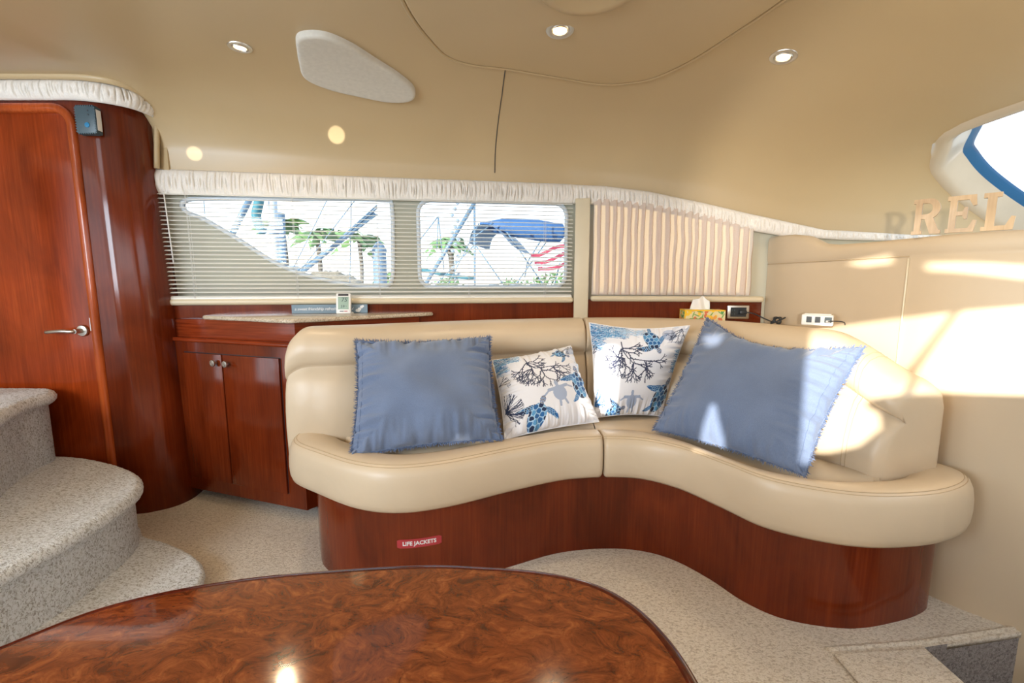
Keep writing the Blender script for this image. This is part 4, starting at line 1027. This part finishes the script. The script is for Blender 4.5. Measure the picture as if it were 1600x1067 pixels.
ch = empty('charging_block', (1.39, 2.03, .93), 'white two-socket charging block on the shelf against the partition', 'charger')
chx = axes(.80, -.60); chc = Vector((1.352, 2.01, .952))
box('case', chc, (.118, .045, .048), 'white', ch, chx, .006, 3)
box('top_shell', chc + Vector((0, 0, .024)) + chx[1] * .006, (.100, .035, .008), 'white', ch, chx, .003, 2)
for u in (-.030, .002): 
    s_ = box('socket', chc + chx[0] * u - chx[1] * .0225 + Vector((0, 0, .002)), (.020, .002, .026), 'dark', ch, chx, .0008, 1)
box('port', chc + chx[0] * .040 - chx[1] * .0225 + Vector((0, 0, .002)), (.026, .002, .024), 'slate', ch, chx, .0008, 1)
box('plug', chc + chx[0] * .040 - chx[1] * .030 + Vector((0, 0, -.003)), (.016, .016, .008), 'white', ch, chx, .002, 1)
tube('cable', resample(cat([chc + chx[0] * .040 - chx[1] * .036 + Vector((0, 0, -.003)), chc + chx[0] * .065 - chx[1] * .042 + Vector((0, 0, .0)), chc + chx[0] * .095 - chx[1] * .02 + Vector((0, 0, -.004)), chc + chx[0] * .10 + chx[1] * .01 + Vector((0, 0, -.018))], 8), step=.005), .0022, 'dark', ch, 6)

# wooden letters on the dash ledge
def letter(name, polys, holes, k, w, label, h_=.123):
    c = Vector((1.482 + .707 * k, 1.668 - .707 * k, 1.288)); dx = Vector((.66, -.75, 0)).normalized(); dn = Vector((-dx.y, dx.x, 0))
    P = [(x * w, y * h_) for x, y in polys]; H = [[(x * w, y * h_) for x, y in q] for q in holes]
    o = fill2d(name, P, H, lambda u, v, t: c + dx * (u - w / 2) + dn * t + Vector((0, 0, v)), .018, 'letter')
    tag(o, label, 'letter', 'wooden word letters'); return o
def arc(cx, cy, rx, ry, a0, a1, n=10): return [(cx + rx * math.cos(R(a0 + (a1 - a0) * k / n)), cy + ry * math.sin(R(a0 + (a1 - a0) * k / n))) for k in range(n + 1)]
Rl = [(0, 0), (.36, 0), (.36, .10), (.30, .10), (.30, .44), (.42, .44), (.64, 0), (1.0, 0), (1.0, .10), (.93, .10), (.70, .46)] + arc(.56, .72, .36, .28, -60, 90) + [(0, 1), (0, .88), (.08, .88), (.08, .10), (0, .10)]
Rh = [[(.30, .56), (.46, .56)] + arc(.50, .72, .17, .15, -70, 70, 6) + [(.46, .88), (.30, .88)]]
El = [(0, 0), (.92, 0), (1.0, .30), (.88, .32), (.74, .11), (.32, .11), (.32, .46), (.52, .46), (.58, .36), (.68, .36), (.68, .68), (.58, .68), (.52, .57), (.32, .57), (.32, .88), (.70, .88), (.84, .70), (.96, .72), (.92, 1), (0, 1), (0, .88), (.09, .88), (.09, .11), (0, .11)]
Ll = [(0, 0), (.95, 0), (1.0, .34), (.88, .36), (.72, .12), (.40, .12), (.40, .88), (.55, .88), (.55, 1), (0, 1), (0, .88), (.12, .88), (.12, .11), (0, .11)]
letter('wooden_letter', Rl, Rh, 0, .078, 'wooden letter R on the ledge, first of the row')
letter('wooden_letter', El, [], .088, .076, 'wooden letter E standing between the R and the L')
letter('wooden_letter', Ll, [], .176, .078, 'wooden letter L at the right edge of the picture')

# ------------------------------------------------------------------ stairs
st = empty('carpeted_stairs', (-2.0, 1.4, 0), 'pale speckled carpeted steps curving up on the left', 'stairs')
def step(name, P, z0, z1, nose, r=.028):
    Pp = [(p.x, p.y) for p in resample(cat([(x, y, 0) for x, y in P], 6), step=.007)] + [(-3.22, P[-1][1]), (-3.22, P[0][1])]
    Q = [Vector((x, y, 0)) for x, y in Pp]
    if sum(a.x * b.y - b.x * a.y for a, b in zip(Q, Q[1:] + Q[:1])) < 0: Q.reverse()
    rows = []
    prof = [(nose, z0), (nose, z1 - 2.1 * r)] + [(r * (1 - math.cos(R(a))) , z1 - r + r * math.sin(R(a))) for a in range(-85, 91, 12)]
    for d, z in prof: rows.append([p + Vector((0, 0, z)) + (noise.noise_vector(Vector((p.x * 110, p.y * 110, z * 110))) * .0028 if z > z0 + .01 else Vector()) for p in inset(Q, d)])
    V, F = grid(rows, True); m_ = len(Q); F.append(tuple((len(rows) - 1) * m_ + j for j in range(m_)))
    return mesh(name, V, F, 'stair_carpet', st)
step('step', [(-2.4, 2.06), (-1.75, 1.93), (-1.555, 1.80), (-1.415, 1.745), (-1.257, 1.665), (-1.15, 1.575), (-1.108, 1.48), (-1.10, 1.30), (-1.10, .9), (-1.12, .2), (-1.2, -.4)], .0, .062, .006, .02)
step('step', [(-2.5, 2.068), (-2.09, 2.045), (-1.90, 2.0), (-1.70, 1.915), (-1.545, 1.81), (-1.455, 1.67), (-1.42, 1.45), (-1.43, 1.2), (-1.45, .6), (-1.55, -.4)], .0, .315, .032, .030)
step('step', [(-2.5, 2.07), (-2.2, 2.065), (-2.10, 2.045), (-2.045, 1.98), (-2.02, 1.86), (-1.95, 1.72), (-1.83, 1.52), (-1.74, 1.2), (-1.72, .6), (-1.8, -.4)], .0, .635, .032, .030)

# floor hatch beside the stairwell
ht = slab('floor_hatch', [(.965, -.25), (1.262, -.25), (1.262, 1.252), (.97, 1.232)], .001, .013, 'carpet', None, .006, 3); ht['kind'] = 'structure'

# ------------------------------------------------------------------ burl table
tbl = empty('coffee_table', (-.35, .3, 0), 'oval burl wood table with a glossy dark rounded rim in the foreground', 'table')
tp = [(-.663, .534), (-.574, .618), (-.41, .674), (-.171, .704), (-.053, .701), (.052, .687), (.13, .658), (.18, .612), (.208, .556), (.222, .49), (.228, .38), (.225, .22), (.20, .06), (.12, -.03), (-.1, -.075), (-.4, -.08), (-.65, -.04), (-.80, .07), (-.83, .22), (-.79, .37)]
T = resample(cat([(x, y, 0) for x, y in tp], 8, True), step=.014, closed=True)
if sum(a.x * b.y - b.x * a.y for a, b in zip(T, T[1:] + T[:1])) < 0: T.reverse()
rows = [[p + Vector((0, 0, z)) for p in inset(T, d)] for d, z in [(.03, .622), (.012, .622)] + [(.016 - .016 * math.cos(R(a)), .640 + .018 * math.sin(R(a))) for a in range(-80, 85, 15)] + [(.016, .6585), (.022, .6580)]]
V, F = grid(rows, True); mesh('rim', V, F, wood('table_rim', (.045, .008, .004), (.09, .014, .006), (.13, .022, .008), .06), tbl)
Ti = inset(T, .021); V = [p + Vector((0, 0, .6581)) for p in Ti] + [p + Vector((0, 0, .625)) for p in Ti]; m_ = len(Ti)
F = [tuple(range(m_)), tuple(range(2 * m_ - 1, m_ - 1, -1))] + [(i, m_ + i, m_ + (i + 1) % m_, (i + 1) % m_) for i in range(m_)]
mesh('table_top', V, F, 'burl', tbl, False)
lathe('pedestal', [(.05, .03), (.045, .1), (.045, .58), (.10, .605), (.11, .622)], (-.3, .3, 0), (0, 0, 1), 'nickel', tbl, 32)
lathe('foot', [(0.001, 0), (.20, .0), (.205, .008), (.19, .02), (.06, .035), (.001, .036)], (-.3, .3, 0), (0, 0, 1), 'nickel', tbl, 40)

# ------------------------------------------------------------------ outside: harbour beyond the glass
wt_ = mesh('water', [(-90, 3.4, -.9), (90, 3.4, -.9), (90, 160, -.9), (-90, 160, -.9)], [(0, 1, 2, 3)], 'water', None, False); structure(wt_)
quay = box('quay', (0, 26, -.4), (110, 20, 1.2), 'ext_white'); structure(quay)
def thing_of(name, loc, label, catg, group=None): return empty(name, loc, label, catg, group)
# near sailboat: boom, mast, sail cover
sbt = thing_of('sailboat', (-3.7, 7.5, -.6), 'moored sailboat seen through the left window, white mast with teal cover', 'boat')
tube('mast', [(-3.20, 6.2, -.3), (-3.14, 6.2, 3.4)], .055, 'ext_white', sbt, 12)
box('deckhouse', (-4.1, 8.4, 1.03), (.35, .3, .75), 'ext_white', sbt, None, .03)
tube('post', [(-4.02, 8, .4), (-3.96, 8, 2.28)], .075, 'ext_alu', sbt, 10)
tube('sail_cover', resample(cat([(-3.30, 6.1, 2.5), (-3.28, 6.1, 2.2), (-3.34, 6.1, 1.95), (-3.26, 6.1, 1.75)], 5), step=.05), [.05, .085, .06, .08, .05, .075, .05, .06, .07, .05, .04, .06, .04][:len(resample(cat([(-3.30, 6.1, 2.5), (-3.28, 6.1, 2.2), (-3.34, 6.1, 1.95), (-3.26, 6.1, 1.75)], 5), step=.05))] + [.04] * 40 if False else .06, 'ext_teal', sbt, 9)
lathe('winch', [(.0, .05), (.05, .045), (.07, .02), (.045, 0), (.07, -.03), (.07, -.05), (0, -.05)], (-3.08, 6.0, 1.78), (0, -1, 0), 'ext_grey', sbt, 16)
box('hull', (-3.6, 8.3, .02), (3.9, 4.9, 1.96), 'ext_white', sbt, None, .12)
tube('boom', [(-3.25, 7, 1.22), (-2.05, 7, 2.13)], .035, 'ext_alu', sbt, 10)
for dz in (-.04, .05, .09): tube('line', [(-3.35 + dz, 7, 1.2), (-2.0, 6.95, 2.15 + dz)], .012, 'ext_alu', sbt, 6)
tube('spreader', [(-4.30, 7, 1.68), (-3.84, 7, 2.45)], .045, 'ext_alu', sbt, 10)
for x0, x1 in ((-4.75, -4.72), (-2.55, -2.45), (-1.75, -1.70), (-3.6, -2.7), (-3.55, -2.2)): tube('stay', [(x0, 7.2, 1.0), (x1, 7.2, 2.6)], .007, 'ext_alu', sbt, 5)
# heap of netting
rows = []
for i in range(24):
    a = i / 23; row = []
    for k in range(10):
        th = PI * k / 9; rr = .22 * (math.sin(PI * a) ** .5 + .05) * (1 + .3 * noise.noise(Vector((i * .5, k * .6, 2))))
        row.append(Vector((-4.75 + 1.5 * a, 10 + .2 * math.cos(th) - .0, 1.0 + rr * math.sin(th) * 1.5)))
    rows.append(row)
V, F = grid(rows, True, True); nh = mesh('net_heap', V, F, 'ext_net'); tag(nh, 'heap of brown netting or rope on the boat behind the left window', 'netting')
pl = thing_of('mooring_pile', (-2.6, 9, -.9), 'blue grey mooring pile with a pointed cap behind the left window', 'pile')
lathe('post', [(.13, -.9), (.13, 1.72), (.0, 1.72)], (-2.58, 9, 0), (0, 0, 1), 'ext_pile', pl, 16); lathe('cap', [(.14, 1.70), (.14, 1.74), (.07, 1.86), (.0, 1.90)], (-2.58, 9, 0), (0, 0, 1), 'ext_pile', pl, 16)
# boat with the bimini in the right window
bb = thing_of('sport_boat', (.2, 9, -.6), 'boat in the right window with a rolled blue canvas and tubular frame', 'boat')
tube('canvas_roll', [(-.62, 9, 2.20), (-.20, 9, 2.17), (.5, 9, 2.10), (.95, 9, 2.04), (1.02, 9, 2.0)], [.05, .15, .20, .18, .08], 'ext_blue', bb, 14)
cnp = resample(cat([(-.80, 1.82, 0), (-.74, 2.05, 0), (-.58, 2.17, 0), (-.38, 2.14, 0), (-.18, 1.98, 0), (.0, 1.78, 0), (.20, 1.66, 0)], 4), n=16)
rows = [[Vector((p.x + .34 * v, 8.6 + .9 * v, p.y - .06 * v)) for v in np.linspace(0, 1, 6)] for p in cnp]
V, F = grid(rows); mesh('canopy', V, F, 'ext_grey', bb)
for p in ([(-.72, 8.6, 1.85), (-.05, 8.8, .9)], [(-.05, 8.8, .9), (.75, 9, 2.0)], [(-.10, 8.8, 2.05), (.75, 8.8, .85)], [(-.75, 8.6, 1.9), (-.35, 8.7, 2.2)], [(.62, 9, 2.0), (.30, 9, 1.5), (.25, 9, 1.2)], [(1.05, 9, 2.0), (.80, 9, .9)], [(1.10, 9, 1.9), (1.10, 9, .9)]):
    tube('frame_tube', p, .014, 'ext_alu', bb, 6)
box('hull', (.25, 9.2, -.05), (3.5, 2.9, 1.7), 'ext_white', bb, None, .1)
for x in (-.35, .05, .45): lathe('instrument', [(.0, .09), (.10, .08), (.12, 0), (.05, -.02), (.04, -.1)], (x, 9.0, 1.0), (0, 0, 1), 'ext_alu', bb, 12)
structure(box('pontoon', (-.85, 6.9, .0), (1.6, 1.0, 1.86), 'ext_white', None, None, .05))
rg = thing_of('rigging_frame', (-.9, 7, 0), 'diagonal alloy spar and upright pole with hanging lines in the right window', 'spar')
tube('spar', [(-1.40, 7, .95), (-.50, 7, 2.38)], .030, 'ext_alu', rg, 10); tube('pole', [(-.57, 7, .6), (-.56, 7, 2.5)], .016, 'ext_alu', rg, 8)
for a, b in (((-1.15, 7.1, 1.6), (-1.12, 7.1, 2.1)), ((-1.45, 7.1, 1.7), (-1.12, 7.1, 2.1)), ((-1.12, 7.1, 2.1), (-1.05, 7.1, 1.3)), ((-1.0, 7.1, 1.05), (-.5, 7.1, 2.0)), ((-1.2, 7.1, 1.05), (-.5, 7.1, 1.75))): tube('line', [a, b], .009, 'ext_alu', rg, 5)
for k in range(14):
    z = 1.15 + .09 * k; lathe('block', [(0, .03), (.03, .02), (.03, -.02), (0, -.03)], (-.88 + .05 * math.sin(k * 2.1), 7.2, z), (0, -1, 0), 'ext_grey', rg, 8)
tube('fender_line', resample(cat([(-1.6, 7.2, 1.35), (-1.3, 7.2, 1.28), (-.9, 7.2, 1.2), (-.6, 7.2, 1.18)], 4), step=.1), .03, 'ext_teal', rg, 8)
fg = thing_of('flag', (.7, 8, 1.1), 'red and white striped flag waving in the right window', 'flag')
for k in range(5):
    rows = []
    for i in range(14):
        u = i / 13; z0 = 1.60 - .065 * k - .16 * u + .03 * math.sin(u * 6 + k * .4)
        rows.append([Vector((.95 - .62 * u + .03 * k, 8 + .05 * math.sin(u * 9), z0 + .16)), Vector((.95 - .62 * u + .03 * k, 8 + .05 * math.sin(u * 9 + .4), z0 + .095))])
    V, F = grid(rows); mesh('stripe', V, F, 'ext_red' if k % 2 == 0 else 'ext_white', fg)
tube('staff', [(.98, 8, .7), (.97, 8, 1.9)], .012, 'ext_alu', fg, 6)
# palms and greenery on the far quay
def palm(x, y, h_, s, label, seed):
    rnd = random.Random(seed); e = thing_of('palm_tree', (x, y, .2), label, 'tree', 'palm trees on the far shore')
    tube('trunk', resample(cat([(x, y, .19), (x + .1, y, h_ * .5), (x, y, h_)], 4), step=.4), .12, 'ext_trunk', e, 8)
    for k in range(13):
        a = 2 * PI * k / 13 + rnd.uniform(-.2, .2); up = rnd.uniform(-.1, .7); rows = []; parts = []
        for i in range(10):
            t = i / 9; L = s * (1.1 * t); c = Vector((x + math.cos(a) * L, y + math.sin(a) * L, h_ + up * L - .75 * t * t * s))
            sd = Vector((-math.sin(a), math.cos(a), -.8)) ; w_ = s * .20 * math.sin(PI * min(1, t + .12)) + .02
            rows.append([c - sd * w_ + Vector((0, 0, -w_ * .9)), c, c + Vector((math.sin(a), -math.cos(a), -.8)) * w_ * -1 + Vector((0, 0, -1.7 * w_))])
        V, F = grid(rows)
        F = [f for j, f in enumerate(F) if (j // 2) % 3 != 2 or rnd.random() < .5]
        mesh('frond', V, F, 'ext_green', e, False)
palm(-9.4, 19, 3.5, 1.2, 'palm tree right of the white mast in the left window', 1); palm(-9.66, 23, 3.5, 1.35, 'second palm tree from the mast, middle of the left window', 2)
palm(-8.9, 27, 3.66, 1.7, 'palm tree beside the pointed mooring pile, left window', 3); palm(-2.7, 20, 2.9, 1.2, 'palm tree behind the diagonal spar in the right window', 4)
def bush(x, y, z, r, label, seed, mat='ext_green'):
    rnd = random.Random(seed); parts = []
    for k in range(260):
        d = Vector((rnd.gauss(0, 1), rnd.gauss(0, 1), rnd.gauss(0, 1))).normalized() * r * rnd.uniform(.5, 1); c = Vector((x, y, z)) + Vector((d.x, d.y, d.z * .7))
        u = Vector((rnd.gauss(0, 1), rnd.gauss(0, 1), rnd.gauss(0, 1))).normalized() * r * .13; w_ = u.orthogonal().normalized() * r * .07
        parts.append(([c - u, c + w_, c + u, c - w_], [(0, 1, 2, 3)]))
    V, F = merge(parts); o = mesh('bush', V, F, mat, None, False); tag(o, label, 'bush'); return o
bush(1.6, 18, .88, .95, 'bright green bush low at the right end of the right window', 5); bush(-4.2, 17, .9, 1.0, 'green shoreline bush behind the mooring pile', 6)
bush(-2.4, 17, .76, .8, 'green shoreline bush low in the right window, left end', 7); bush(.1, 20, .76, .8, 'hazy green bush behind the tubular boat frame', 8)

finish_parents()
for o in COL.objects:       # slats carry their own location
    if '_w' in o: del o['_w']
for k in ('sun',): pass
